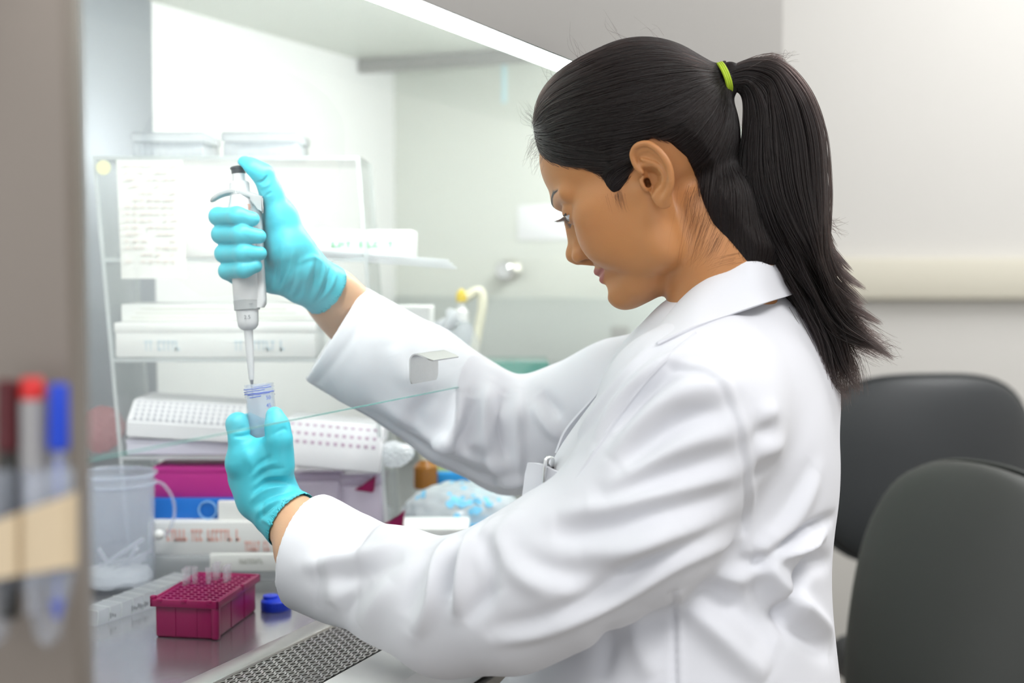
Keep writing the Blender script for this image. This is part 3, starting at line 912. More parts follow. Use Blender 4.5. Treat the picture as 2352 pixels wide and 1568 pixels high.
FOLDS = [
    # upper arm, long curved folds
    ([(1690, 880), (1560, 905), (1470, 975), (1400, 1060)], .011, .007), ([(1680, 935), (1560, 975), (1430, 1075)], .010, -.006),
    ([(1700, 985), (1570, 1020), (1460, 1085), (1380, 1140)], .011, .006), ([(1705, 1040), (1560, 1085), (1430, 1128), (1350, 1160)], .012, -.006),
    ([(1700, 1085), (1540, 1125), (1400, 1165), (1270, 1185)], .011, .006), ([(1690, 1130), (1520, 1180), (1370, 1212), (1260, 1222)], .013, -.007),
    ([(1640, 1200), (1480, 1250), (1330, 1275)], .012, .005), ([(1600, 1260), (1450, 1305), (1300, 1325), (1130, 1260)], .014, -.006),
    ([(1700, 1235), (1550, 1300), (1400, 1385), (1250, 1450), (1130, 1475)], .008, .005), ([(1712, 1190), (1560, 1260), (1400, 1350), (1240, 1420), (1120, 1440)], .009, -.0035),
    ([(1560, 1190), (1420, 1290), (1280, 1380)], .012, .004),
    # crook of the near elbow
    ([(1095, 1215), (1080, 1270), (1065, 1340), (1050, 1420)], .008, .010), ([(1060, 1235), (1045, 1300), (1030, 1380)], .0075, -.010),
    ([(1030, 1240), (1010, 1300), (995, 1380), (950, 1460)], .009, .009), ([(1110, 1230), (1125, 1290), (1120, 1360), (1060, 1430)], .009, -.008),
    ([(1140, 1190), (1110, 1260), (1140, 1360)], .010, .007), ([(985, 1250), (960, 1320), (930, 1420)], .011, -.006), ([(1190, 1170), (1150, 1250), (1220, 1330), (1330, 1350)], .012, .006),
    # forearm
    ([(930, 1240), (850, 1270), (760, 1290), (690, 1300)], .010, .0045), ([(930, 1280), (830, 1320), (720, 1330)], .012, -.0045), ([(900, 1330), (860, 1400), (830, 1440)], .012, .005),
    ([(790, 1250), (760, 1320), (770, 1400)], .012, .004), ([(850, 1330), (800, 1390), (780, 1430)], .010, -.004), ([(745, 1160), (735, 1260), (728, 1390)], .003, -.0012, 'full'),
    # cuff hems
    # back
    ([(1880, 1080), (1840, 1160), (1780, 1240), (1730, 1270)], .012, .006), ([(1915, 1190), (1850, 1225), (1760, 1280), (1720, 1290)], .007, -.012), ([(1895, 1225), (1820, 1260), (1740, 1280)], .007, .009),
    ([(1905, 1290), (1860, 1300), (1820, 1370), (1810, 1440)], .009, -.012), ([(1880, 1210), (1850, 1240), (1760, 1290)], .006, .005),
    ([(1720, 1290), (1760, 1380), (1850, 1450), (1910, 1500)], .013, -.009), ([(1740, 1270), (1800, 1350), (1870, 1420), (1920, 1460)], .011, .009), ([(1560, 1370), (1640, 1440), (1720, 1520), (1760, 1560)], .014, .008),
    ([(1600, 1350), (1700, 1400), (1790, 1480)], .014, -.008), ([(1640, 1320), (1700, 1330), (1760, 1310)], .010, .006), ([(1460, 1410), (1470, 1480), (1500, 1560)], .012, .005), ([(1400, 1430), (1390, 1500), (1380, 1560)], .012, -.005),
    ([(1740, 960), (1790, 940)], .010, .003), ([(1728, 1000), (1780, 985)], .009, -.003), ([(1725, 1045), (1770, 1030), (1800, 1020)], .010, .0035), ([(1728, 1085), (1780, 1070)], .009, -.003), ([(1870, 1060), (1820, 1160), (1770, 1230)], .012, -.004),
    # armhole seam and back yoke seam
    ([(1560, 835), (1630, 850), (1680, 905), (1708, 985), (1722, 1060), (1728, 1140), (1722, 1220), (1712, 1262)], .0045, .0020, 'full'), ([(1540, 845), (1620, 862), (1668, 915), (1695, 990), (1708, 1060), (1714, 1140), (1708, 1220)], .0032, -.0022, 'full'),
    ([(1545, 1360), (1548, 1450), (1550, 1568)], .003, -.0025, 'full'), ([(1558, 1360), (1560, 1450), (1562, 1568)], .004, .0015, 'full'),
    # lapel roll and chest
    ([(1590, 800), (1500, 850), (1420, 930), (1360, 1020)], .008, .006), ([(1560, 850), (1480, 910), (1410, 1000)], .008, -.006), ([(1500, 790), (1430, 870), (1360, 960), (1310, 1040)], .007, .004),
    # far sleeve
    ([(1128, 875), (1110, 960), (1125, 1050), (1160, 1110)], .007, .004), ([(1160, 905), (1150, 980), (1165, 1060)], .007, -.008), ([(1190, 890), (1185, 980), (1190, 1070), (1180, 1110)], .008, .004), ([(1085, 910), (1075, 980), (1050, 1030)], .009, -.009),
    ([(1060, 900), (1050, 970), (1030, 1010), (1000, 1030)], .009, .006), ([(1220, 930), (1260, 980), (1290, 1010)], .008, .005), ([(1240, 900), (1290, 960)], .008, -.005), ([(1000, 900), (960, 950), (950, 1000)], .011, -.005),
    ([(1150, 1075), (1090, 1050), (1000, 1010), (860, 920)], .009, .004), ([(1160, 1105), (1080, 1085), (960, 1020), (840, 935)], .009, -.004), ([(850, 700), (800, 790), (730, 880)], .003, -.0012, 'full'),
    ([(900, 790), (930, 860), (1000, 880)], .012, .004), ([(1240, 1060), (1200, 1100), (1130, 1110)], .010, .006),
]
Vk = emboss(Vk, Fk, [(q[0], q[1] * .92, q[2] * 1.5) if len(q) == 3 else q for q in FOLDS])
Vk = relax(Vk, Fk, 1, .5)
coat = link('lab_coat', np_mesh('lab_coat', Vk, Fk), M_coat, person)
bvh_c = BVHTree.FromPolygons([tuple(v) for v in Vk], [tuple(f) for f in Fk])
def on_coat(px, py, lift=.001, fall=1.2):
    h = bvh_c.ray_cast(CAM, ray(px, py))
    if h[0] is None: return P(px, py, fall)
    return h[0] - ray(px, py) * lift

# collar: stand, crest and leaf
crest = [P(1500, 775, 1.235), P(1552, 706, 1.25), P(1600, 651, 1.243), P(1655, 606, 1.238), P(1712, 570, 1.245), P(1757, 590, 1.30), P(1722, 612, 1.37), P(1610, 670, 1.385), P(1560, 720, 1.37)]
leaf = [on_coat(1511, 789, .004, 1.2), on_coat(1560, 766, .004, 1.19), on_coat(1610, 746, .004, 1.18), on_coat(1680, 722, .004, 1.18), P(1765, 693, 1.195), P(1828, 672, 1.285), P(1815, 655, 1.38), P(1640, 690, 1.46), P(1560, 760, 1.44)]
stand = [P(1540, 800, 1.25), P(1580, 745, 1.26), P(1620, 700, 1.258), P(1670, 665, 1.258), P(1712, 650, 1.275), P(1735, 650, 1.315), P(1705, 665, 1.36), P(1630, 710, 1.37), P(1590, 750, 1.36)]
n = 60
c_, l_, s_ = catmull(crest, n), catmull(leaf, n), catmull(stand, n)
rows = []
for f in (0, .35, .7, .9):
    rows.append([s_[i].lerp(c_[i], f) for i in range(n)])
ctr = P(1640, 690, 1.315)
for f in (0.0, .08, .2, .4, .6, .8, 1.0):
    r = []
    for i in range(n):
        q = c_[i].lerp(l_[i], f); o = (q - ctr); o.z *= .5; o.normalize()
        r.append(q + o * (.010 * math.sin(PI * min(1, f * 1.15) ** .7) if f < 1 else 0) + C_U * .004 * math.sin(PI * f))
    rows.append(r)
bm = bmesh.new(); sheet(bm, rows, .0022)
collar = bm_obj('collar', bm, M_coat, coat, sharp=1.2)
# lapel: the turned-back front edge from the collar notch down the chest
outer = [P(1553, 708, 1.248), P(1500, 764, 1.235), P(1440, 830, 1.225), P(1378, 905, 1.215), P(1318, 985, 1.205), P(1282, 1040, 1.20), P(1258, 1090, 1.195), P(1240, 1140, 1.195)]
inner = [on_coat(x, y, l, f) for (x, y, f), l in zip( [(1600, 765, 1.2), (1530, 825, 1.2), (1470, 890, 1.2), (1415, 965, 1.2), (1362, 1045, 1.2), (1330, 1090, 1.2), (1310, 1125, 1.2), (1300, 1150, 1.2)], (.0012, .0012, .0012, .0012, .0008, -.001, -.003, -.005))]
o_, i_ = catmull(outer, 40), catmull(inner, 40)
rows = []
for f in (0, .15, .35, .6, .8, 1):
    rows.append([i_[k].lerp(o_[k], f) - C_F * .006 * math.sin(PI * f) for k in range(40)])
bm = bmesh.new(); sheet(bm, rows, .0024)
bm_obj('lapel', bm, M_coat, coat, sharp=1.2)
# far lapel edge, seen beyond the near one
o2_ = catmull([P(1556, 712, 1.345), P(1490, 770, 1.35), P(1430, 832, 1.36), P(1360, 915, 1.37), P(1300, 985, 1.37), P(1276, 1040, 1.37)], 30)
i2_ = catmull([P(1585, 760, 1.36), P(1540, 815, 1.37), P(1480, 880, 1.38), P(1410, 960, 1.39), P(1350, 1030, 1.39), P(1325, 1095, 1.39)], 30)
bm = bmesh.new(); sheet(bm, [[i2_[k].lerp(o2_[k], f) + C_F * .006 * math.sin(PI * f) for k in range(30)] for f in (0, .25, .5, .75, 1)], .0024)
bm_obj('lapel', bm, M_coat, coat, sharp=1.2)
# breast pocket standing off the chest
pk = [[P(1214, 1062, 1.185), P(1245, 1066, 1.171), P(1285, 1084, 1.163), P(1350, 1104, 1.155)],
      [P(1208, 1085, 1.188), P(1246, 1095, 1.174), P(1292, 1112, 1.164), P(1350, 1130, 1.155)],
      [P(1202, 1130, 1.191), P(1240, 1150, 1.177), P(1294, 1170, 1.168), P(1350, 1180, 1.16)],
      [P(1197, 1175, 1.195), P(1236, 1205, 1.18), P(1292, 1220, 1.173), P(1350, 1230, 1.165)]]
bm = bmesh.new(); sheet(bm, [catmull(r, 14) for r in pk], .0022)
bm_obj('breast_pocket', bm, M_coat, coat, sharp=1.2)
# ---------------- gloved hands (depths: the pipette stands 1.38 m from the lens)
def px_chain(p, pts, k): return chain(p, [(P(x, y, d), r * MM) for x, y, d, r in pts], k)
def hand_r(p):
    d = px_chain(p, [(592, 510, 1.418, 10), (560, 505, 1.402, 10), (501, 497, 1.376, 9.0), (545, 496, 1.3565, 9.3), (580, 503, 1.358, 7.4)], .004)
    fingers = [d]
    fingers.append(px_chain(p, [(598, 552, 1.420, 10), (562, 545, 1.404, 10), (508, 538, 1.377, 9.6), (556, 538, 1.3555, 10.0), (595, 543, 1.359, 7.4)], .004))
    fingers.append(px_chain(p, [(602, 596, 1.418, 10), (565, 592, 1.404, 10), (515, 582, 1.377, 9.4), (560, 581, 1.356, 9.6), (597, 582, 1.360, 7.2)], .004))
    fingers.append(px_chain(p, [(608, 640, 1.415, 9.5), (560, 645, 1.400, 9.5), (522, 622, 1.378, 8.6), (560, 618, 1.358, 8.7), (587, 611, 1.3605, 7.0)], .004))
    palm = px_chain(p, [(630, 505, 1.405, 16), (680, 600, 1.405, 22), (712, 640, 1.412, 24.5)], .01)
    palm = smin(palm, px_chain(p, [(640, 640, 1.405, 14.5), (685, 655, 1.408, 18)], .01), .012)
    palm = smin(palm, px_chain(p, [(612, 530, 1.412, 13), (622, 640, 1.410, 14)], .01), .012)
    palm = smin(palm, px_chain(p, [(648, 500, 1.388, 15), (668, 570, 1.389, 21), (690, 610, 1.395, 24)], .01), .012)
    th = px_chain(p, [(561, 374, 1.374, 6.8), (578, 386, 1.375, 8.8), (604, 402, 1.378, 10.6), (622, 440, 1.382, 10.6), (648, 500, 1.388, 15)], .008)
    palm = smin(palm, th, .010)
    palm = smin(palm, px_chain(p, [(712, 640, 1.415, 25), (746, 664, 1.429, 28.2), (772, 683, 1.440, 33.5)], .004), .010)
    f = fingers[0]
    for g in fingers[1:]: f = smin(f, g, .0016)
    d = smin(palm, f, .004)
    # web between thumb and hand stays clear of the barrel
    d = smax(d, -rc(p, P(560, 400, 1.381), P(574, 700, 1.381), .0135, .0138), .002)
    n = A3((P(712, 640, 1.415) - P(752, 669, 1.432)).normalized())
    d = smax(d, -((p - A3(P(756, 671, 1.433))) @ n), .0012)
    d = smax(d, -px_chain(p, [(724, 649, 1.420, 23.6), (746, 664, 1.429, 26.3), (772, 683, 1.440, 31.6), (790, 696, 1.448, 36)], .004), .001)
    return d
def hand_l(p):
    d = px_chain(p, [(582, 1052, 1.352, 22), (612, 1135, 1.358, 24)], .01)
    d = smin(d, px_chain(p, [(634, 1035, 1.345, 17), (636, 1135, 1.355, 18)], .01), .012)
    d = smin(d, px_chain(p, [(556, 1080, 1.362, 13), (585, 1150, 1.362, 17)], .01), .014)
    th = px_chain(p, [(640, 1070, 1.338, 15), (641, 1008, 1.332, 12.4), (637, 978, 1.333, 11.4), (631, 954, 1.337, 9.0)], .006)
    d = smin(d, th, .008)
    ix = px_chain(p, [(554, 1062, 1.350, 15), (553, 1008, 1.350, 11.4), (546, 974, 1.352, 11.0), (572, 974, 1.376, 10.0), (606, 980, 1.392, 9)], .006)
    d = smin(d, ix, .006)
    f = px_chain(p, [(556, 1060, 1.362, 14), (556, 1030, 1.385, 11), (600, 1030, 1.396, 10)], .005)
    f = smin(f, px_chain(p, [(562, 1100, 1.37, 15), (566, 1070, 1.392, 11), (610, 1072, 1.398, 10)], .005), .003)
    f = smin(f, px_chain(p, [(576, 1135, 1.375, 14), (575, 1110, 1.395, 10), (612, 1110, 1.398, 9)], .005), .006)
    d = smin(d, f, .012)
    d = smin(d, px_chain(p, [(612, 1135, 1.358, 26), (642, 1172, 1.345, 27.5), (672, 1196, 1.336, 30.5), (690, 1210, 1.331, 34)], .004), .012)
    # room for the tube
    d = smax(d, -rc(p, P(596, 880, 1.363), P(606, 1090, 1.363), .0155, .0155), .003)
    n = A3((P(612, 1135, 1.358) - P(676, 1198, 1.335)).normalized())
    d = smax(d, -((p - A3(P(689, 1207, 1.331))) @ n), .0012)
    d = smax(d, -px_chain(p, [(652, 1180, 1.342, 26.0), (672, 1196, 1.336, 28.7), (690, 1210, 1.331, 32.2), (710, 1225, 1.325, 37)], .004), .001)
    return d
G_R = [([(622, 700), (650, 640), (668, 590)], .0022, -.0012), ([(640, 680), (660, 630), (672, 580)], .0022, .0012), ([(656, 690), (676, 640), (684, 590)], .002, -.0012), ([(672, 680), (690, 640)], .002, .001),
       ([(668, 640), (650, 660), (630, 690)], .003, .001), ([(700, 640), (690, 670), (676, 690)], .0035, -.0022), ([(715, 600), (704, 640), (690, 680)], .0035, .002), ([(728, 590), (722, 640), (705, 690)], .003, -.002),
       ([(745, 600), (740, 640), (716, 696)], .003, .002), ([(760, 612), (745, 660), (725, 690)], .0025, -.0018), ([(775, 620), (760, 660), (735, 690)], .0025, .0015), ([(590, 420), (606, 415), (616, 402)], .0015, -.0022),
       ([(598, 432), (615, 425), (625, 412)], .0018, .0012), ([(610, 450), (625, 440)], .0015, -.001), ([(690, 600), (720, 590), (740, 600)], .003, .0012),
       ([(520, 516), (560, 517)], .0012, -.001), ([(555, 500), (575, 512)], .0015, -.0003), ([(560, 540), (580, 555)], .0015, -.0003), ([(565, 588), (585, 600)], .0015, -.0003),
       ([(700, 560), (660, 590), (620, 600)], .005, .0008), ([(640, 560), (634, 620), (628, 670)], .0018, -.0009), ([(650, 570), (646, 620), (640, 672)], .0018, .0008)]
G_L = [([(575, 1085), (600, 1060), (625, 1045)], .0022, -.0014), ([(578, 1096), (605, 1072), (640, 1060)], .0022, .0013), ([(580, 1108), (610, 1082), (655, 1075)], .0022, -.0014), ([(582, 1120), (615, 1095), (665, 1090)], .0025, .0014),
       ([(578, 1130), (615, 1106), (660, 1108)], .003, -.0026), ([(575, 1150), (612, 1125), (665, 1115)], .003, .0024), ([(580, 1165), (620, 1140), (672, 1128)], .003, -.0022), ([(588, 1180), (620, 1158), (660, 1142)], .003, .002),
       ([(590, 1195), (620, 1170), (640, 1150)], .0028, -.0018), ([(598, 1190), (618, 1200), (628, 1212)], .0028, .0018), ([(605, 1150), (600, 1190)], .003, -.0015), ([(536, 1003), (562, 1000), (592, 992)], .0022, -.0022), ([(560, 1030), (575, 1060), (585, 1085)], .005, .0014), ([(604, 1020), (612, 1050), (612, 1080)], .004, -.0012),
       ([(540, 990), (565, 980)], .0018, -.001), ([(620, 1000), (650, 985), (660, 990)], .002, -.0008)]
for fn, lo, hi, st in ((hand_r, P(470, 720, 1.33), P(820, 350, 1.44), G_R), (hand_l, P(510, 1275, 1.30), P(720, 920, 1.41), G_L)):
    lo, hi = A3(lo), A3(hi)
    lo_, hi_ = np.minimum(lo, hi) - .02, np.maximum(lo, hi) + .02
    V, F = isosurface(fn, lo_, hi_, .00095)
    V = relax(V, F, 2, .4)
    V = emboss(V, F, st); V = relax(V, F, 1, .3)
    link('glove', np_mesh('glove', V, F), M_glove, person)
# ================================================================== ROOM AND CABINET
M_wall = mat('wall_paint', (0.66, 0.645, 0.615), rough=0.9, var=0.02, vscale=3)
M_rail = mat('rail_paint', (0.66, 0.63, 0.53), rough=0.6)
M_floor = mat('floor_vinyl', (0.36, 0.33, 0.29), rough=0.5, var=0.12, vscale=6)
M_ceil = mat('ceiling_paint', (0.8, 0.8, 0.78), rough=0.9)
M_steel = mat('brushed_steel', (0.62, 0.60, 0.58), rough=0.34, metal=1.0, bump=0.15, bscale=60, stretch=(1, 30, 30), var=0.05, vscale=8)
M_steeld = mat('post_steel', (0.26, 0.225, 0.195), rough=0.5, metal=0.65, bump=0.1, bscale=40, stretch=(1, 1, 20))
M_work = mat('work_surface_steel', (0.60, 0.585, 0.60), rough=0.20, metal=0.9, var=0.06, vscale=14, bump=0.05, bscale=120)
M_liner = mat('cabinet_liner', (0.80, 0.805, 0.79), rough=0.42, spec=0.5, var=0.02, vscale=4)
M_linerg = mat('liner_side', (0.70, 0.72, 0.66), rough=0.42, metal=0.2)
M_hood = mat('hood_paint', (0.40, 0.39, 0.38), rough=0.42, metal=0.6)
M_white = mat('white_plastic', (0.80, 0.80, 0.79), rough=0.5)
M_tube = mat('fluorescent_tube', (0.9, 0.95, 0.95), emit=(0.93, 1.0, 0.98), estr=9.0)
M_chair = mat('black_vinyl', (0.040, 0.043, 0.046), rough=0.48, bump=0.25, bscale=1400, spec=0.45)
M_chair2 = mat('charcoal_vinyl', (0.045, 0.048, 0.044), rough=0.50, bump=0.35, bscale=1300, spec=0.4)
M_dark = mat('dark_plastic', (0.02, 0.02, 0.022), rough=0.5)

Z_WS = CAM_H - 0.395
uvG = uvz(P(660, 968, 1.12)); V_G = uvG[1]; Z_SASH = uvG[2]
U0, U1 = 0.30, 2.50
V_BACK = V_G + 0.66
p_c = hit_v(905, 160, V_BACK); U_END, _, Z_TOP = uvz(p_c)

def struct(name, bm, m, kind='structure', sharp=0.6):
    o = bm_obj(name, bm, m, sharp=sharp); o['kind'] = kind; return o

# room
bm = bmesh.new(); bx(bm, (-2.5, -2.5, -.05), (4.5, 4.6, 0)); struct('floor', bm, M_floor)
bm = bmesh.new(); bx(bm, (-2.5, -2.5, 2.75), (4.5, 4.6, 2.8)); struct('ceiling', bm, M_ceil)
WALL_D = 3.35
bm = bmesh.new(); bx(bm, (-2.5, WALL_D, 0), (4.5, WALL_D + .1, 2.75)); struct('wall_back', bm, M_wall)
bm = bmesh.new(); bx(bm, (2.9, -2.5, 0), (3.0, WALL_D, 2.75)); struct('wall_side', bm, M_wall)
zt, zb = P(2100, 592, WALL_D).z, P(2100, 686, WALL_D).z
bm = bmesh.new(); bx(bm, (-2.5, WALL_D - .035, zb), (2.9, WALL_D, zt), bev=.006); struct('trim_1', bm, M_rail)

# cabinet shell, built in (u, v, z)
def cab(bm, lo, hi, bev=0): return bx(bm, lo, hi, CAB_ROT, bev)
cabinet = empty('biosafety_cabinet', CV(1.3, V_G + .2, 0), 'large stainless steel laminar flow cabinet with a white lit interior and glass sash', 'cabinet')
V_F = V_G - 0.10          # front lip of the work surface
bm = bmesh.new(); cab(bm, (U0, V_BACK, 0.1), (U_END + .1, V_BACK + .04, Z_TOP + .3)); bm_obj('back_panel', bm, M_liner, cabinet)
bm = bmesh.new(); cab(bm, (U_END, V_F + .02, 0.1), (U_END + .08, V_BACK, Z_TOP + .3)); bm_obj('end_panel', bm, M_linerg, cabinet)
# darker panel standing in for a dim reflection band on the rear wall
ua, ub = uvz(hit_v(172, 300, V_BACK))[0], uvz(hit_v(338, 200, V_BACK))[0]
M_reflection = mat('reflection_steel', (.34, .36, .385), rough=.45, metal=.35, bump=.1, bscale=60, stretch=(30, 30, 1))
bm = bmesh.new(); cab(bm, (ua, V_BACK - .012, Z_WS), (ub, V_BACK, Z_TOP), .004); bm_obj('reflection_panel', bm, M_reflection, cabinet)
# ceiling diffuser of the chamber
bm = bmesh.new(); cab(bm, (U0, V_G + .02, Z_TOP), (U_END, V_BACK, Z_TOP + .03)); bm_obj('diffuser', bm, M_linerg, cabinet)
# front hood above the sash: front plate and the underside that rises to the glass
V_H = 0.47
zl = hit_v(1320, 140, V_H).z
uh = uvz(hit_v(1795, 300, V_H))[0]
bm = bmesh.new(); cab(bm, (U0, V_H, zl), (uh, V_H + .003, zl + 1.0)); cab(bm, (uh - .02, V_H + .003, zl + .16), (uh, V_BACK + .04, zl + 1.0))
prof = [(V_H + .0031, zl + .003), (V_H + .005, zl + .002), (V_G - .012, zl + .125), (V_G - .012, zl + .14), (V_H + .0031, zl + .02)]
A = [bm.verts.new(CV(U0, v, z)) for v, z in prof]; B = [bm.verts.new(CV(uh, v, z)) for v, z in prof]
bm.faces.new(A); bm.faces.new(B[::-1])
for k in range(len(prof)): bm.faces.new((A[k], A[(k + 1) % 5], B[(k + 1) % 5], B[k]))
bm_obj('front_hood', bm, M_hood, cabinet)
# lamp just behind the top of the glass
V_L = V_G + .04
p1 = hit_v(1250, 121, V_L); ZL = hit_v(1250, 127, V_L).z
UL0, UL1 = U0 + .05, U_END - .02
bm = bmesh.new(); tube(bm, [CV(UL0, V_L, ZL), CV(UL1, V_L, ZL)], .0125, 16); lamp = bm_obj('fluorescent_tube', bm, M_tube, cabinet)
for u in (UL0, UL1 - .03):
    bm = bmesh.new(); lathe(bm, [(.016, 0), (.016, .025)], axis_matrix(CV(u, V_L, ZL), CV(u + .03, V_L, ZL)), 16); bm_obj('end_cap', bm, M_white, lamp)
# work surface, lip, grille, arm rest
za = Z_WS
u_n = U0
g0 = uvz(hit_z(415, 1568, za + .012)); g1 = uvz(hit_z(745, 1413, za + .012))
VL = (g0[1] + g1[1]) / 2             # inner edge of the lip (towards the chamber)
g2 = uvz(hit_z(560, 1568, za + .012)); 
bm = bmesh.new(); cab(bm, (U0, VL, za - .03), (U_END, V_BACK, za)); bm_obj('work_surface', bm, M_work, cabinet)
LW = .026
bm = bmesh.new(); cab(bm, (U0, VL - LW, za - .03), (U_END, VL + .002, za + .012), .004); bm_obj('lip', bm, M_steel, cabinet)
# perforated grille
VP = VL - LW; PW = .088
def grille():
    bm = bmesh.new(); pu, pv = .0125, .0072
    u_a, u_b = .45, 1.75
    nu, nv = int((u_b - u_a) / pu), int(PW / pv)
    z = za + .009; seg = 8
    for j in range(nv):
        for i in range(nu):
            cu = u_a + (i + .5) * pu + (pu / 2 if j % 2 else 0); cv = VP - (j + .5) * pv
            sq = []; ho = []; lo_ = []
            for k in range(seg):
                a = 2 * PI * (k + .5) / seg; ca, sa = math.cos(a), math.sin(a)
                m_ = max(abs(ca), abs(sa))
                sq.append(bm.verts.new(CV(cu + ca / m_ * pu / 2, cv + sa / m_ * pv / 2, z)))
                ho.append(bm.verts.new(CV(cu + ca * .0042, cv + sa * .0023, z))); lo_.append(bm.verts.new(CV(cu + ca * .0042, cv + sa * .0023, z - .0018)))
            for k in range(seg):
                n = (k + 1) % seg
                bm.faces.new((sq[k], sq[n], ho[n], ho[k])); bm.faces.new((ho[k], ho[n], lo_[n], lo_[k]))
    bmesh.ops.remove_doubles(bm, verts=bm.verts, dist=1e-5)
    return bm_obj('perforated_grille', bm, M_steel, cabinet, smooth=False)
grille()
bm = bmesh.new(); cab(bm, (.45, VP - PW, za - .05), (1.76, VP, za - .035)); bm_obj('grille_plenum', bm, M_dark, cabinet)
bm = bmesh.new(); cab(bm, (.30, VP - PW - .07, za - .04), (U_END, VP - PW, za + .012), .008); bm_obj('arm_rest', bm, M_white, cabinet)
bm = bmesh.new(); cab(bm, (.30, VP - PW - .07, .1), (U_END, VP - PW - .02, za - .045)); bm_obj('front_panel', bm, M_steel, cabinet)

# near side post of the cabinet, close to the lens
pe = P(150, 0, .66); pf = P(184, 1568, .66)
bm = bmesh.new()
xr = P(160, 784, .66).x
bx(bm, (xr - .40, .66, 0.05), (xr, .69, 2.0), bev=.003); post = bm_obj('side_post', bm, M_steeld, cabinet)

# glass sash
m, nt, b, out = new_mat('sash_glass'); nt.nodes.remove(b)
N, Lk = nt.nodes, nt.links
t = N.new('ShaderNodeBsdfTransparent'); t.inputs[0].default_value = (.975, .99, .985, 1)
g = N.new('ShaderNodeBsdfGlossy'); g.inputs['Roughness'].default_value = .01
f = thin_fresnel(nt, 1.42)
d = N.new('ShaderNodeBsdfDiffuse'); d.inputs[0].default_value = (.9, .93, .93, 1)
tr = N.new('ShaderNodeBsdfTranslucent'); tr.inputs[0].default_value = (.9, .93, .93, 1)
ad = N.new('ShaderNodeMixShader'); ad.inputs[0].default_value = .5; Lk.new(d.outputs[0], ad.inputs[1]); Lk.new(tr.outputs[0], ad.inputs[2])
s1 = N.new('ShaderNodeMixShader'); s1.inputs[0].default_value = .06; Lk.new(t.outputs[0], s1.inputs[1]); Lk.new(ad.outputs[0], s1.inputs[2])   # thin film of dust
s2 = N.new('ShaderNodeMixShader'); Lk.new(f.outputs[0], s2.inputs[0]); Lk.new(s1.outputs[0], s2.inputs[1]); Lk.new(g.outputs[0], s2.inputs[2]); Lk.new(s2.outputs[0], out.inputs[0])
M_glass = m
M_gedge = mat('glass_edge', (.16, .50, .44), rough=.15, alpha=.45)
bm = bmesh.new()
vs = [bm.verts.new(CV(u, V_G, z)) for u, z in ((U0, Z_SASH + .001), (U_END - .02, Z_SASH + .001), (U_END - .02, zl + .12), (U0, zl + .12))]
bm.faces.new(vs); sash = bm_obj('glass_sash', bm, M_glass, cabinet, smooth=False)
bm = bmesh.new(); cab(bm, (U0, V_G - .0015, Z_SASH), (U_END - .02, V_G + .0015, Z_SASH + .001)); bm_obj('polished_edge', bm, M_gedge, sash)
# clip handle
hc_ = hit_v(968, 850, V_G)
hu, hv, hz = uvz(hc_)
def handle():
    a = uvz(hit_v(937, 815, V_G)); b = uvz(hit_v(1001, 806, V_G)); c = uvz(hit_v(939, 882, V_G))
    ua, ub = a[0], b[0]; zt_, zb_ = a[2], c[2]
    prof = [(0, zb_)] + [(0, zb_ + (zt_ - .006 - zb_) * k / 6) for k in range(1, 7)]
    for k in range(1, 9):
        an = k / 8 * math.radians(115); prof.append((-.007 * (1 - math.cos(an)), zt_ - .006 + .007 * math.sin(an)))
    x0, z0 = prof[-1]
    for k in range(1, 6): prof.append((x0 - .016 * k / 5 * math.cos(math.radians(20)), z0 - .016 * k / 5 * math.sin(math.radians(20))))
    rows = []
    L = len(prof)
    for i, (v, z) in enumerate(prof):
        ins = 0
        if i == 0: ins = .004
        if i == 1: ins = .0008
        if i == L - 1: ins = .0022
        rows.append([CV(ua + ins + (ub - ua - 2 * ins) * k / 8, V_G - .002 + v, z) for k in range(9)])
    bm = bmesh.new(); sheet(bm, rows, .0014)
    return bm_obj('finger_handle', bm, mat('handle_steel', (.60, .60, .59), rough=.30, metal=1, bump=.1, bscale=500, var=.06, vscale=90), sash, sharp=.9)
handle()

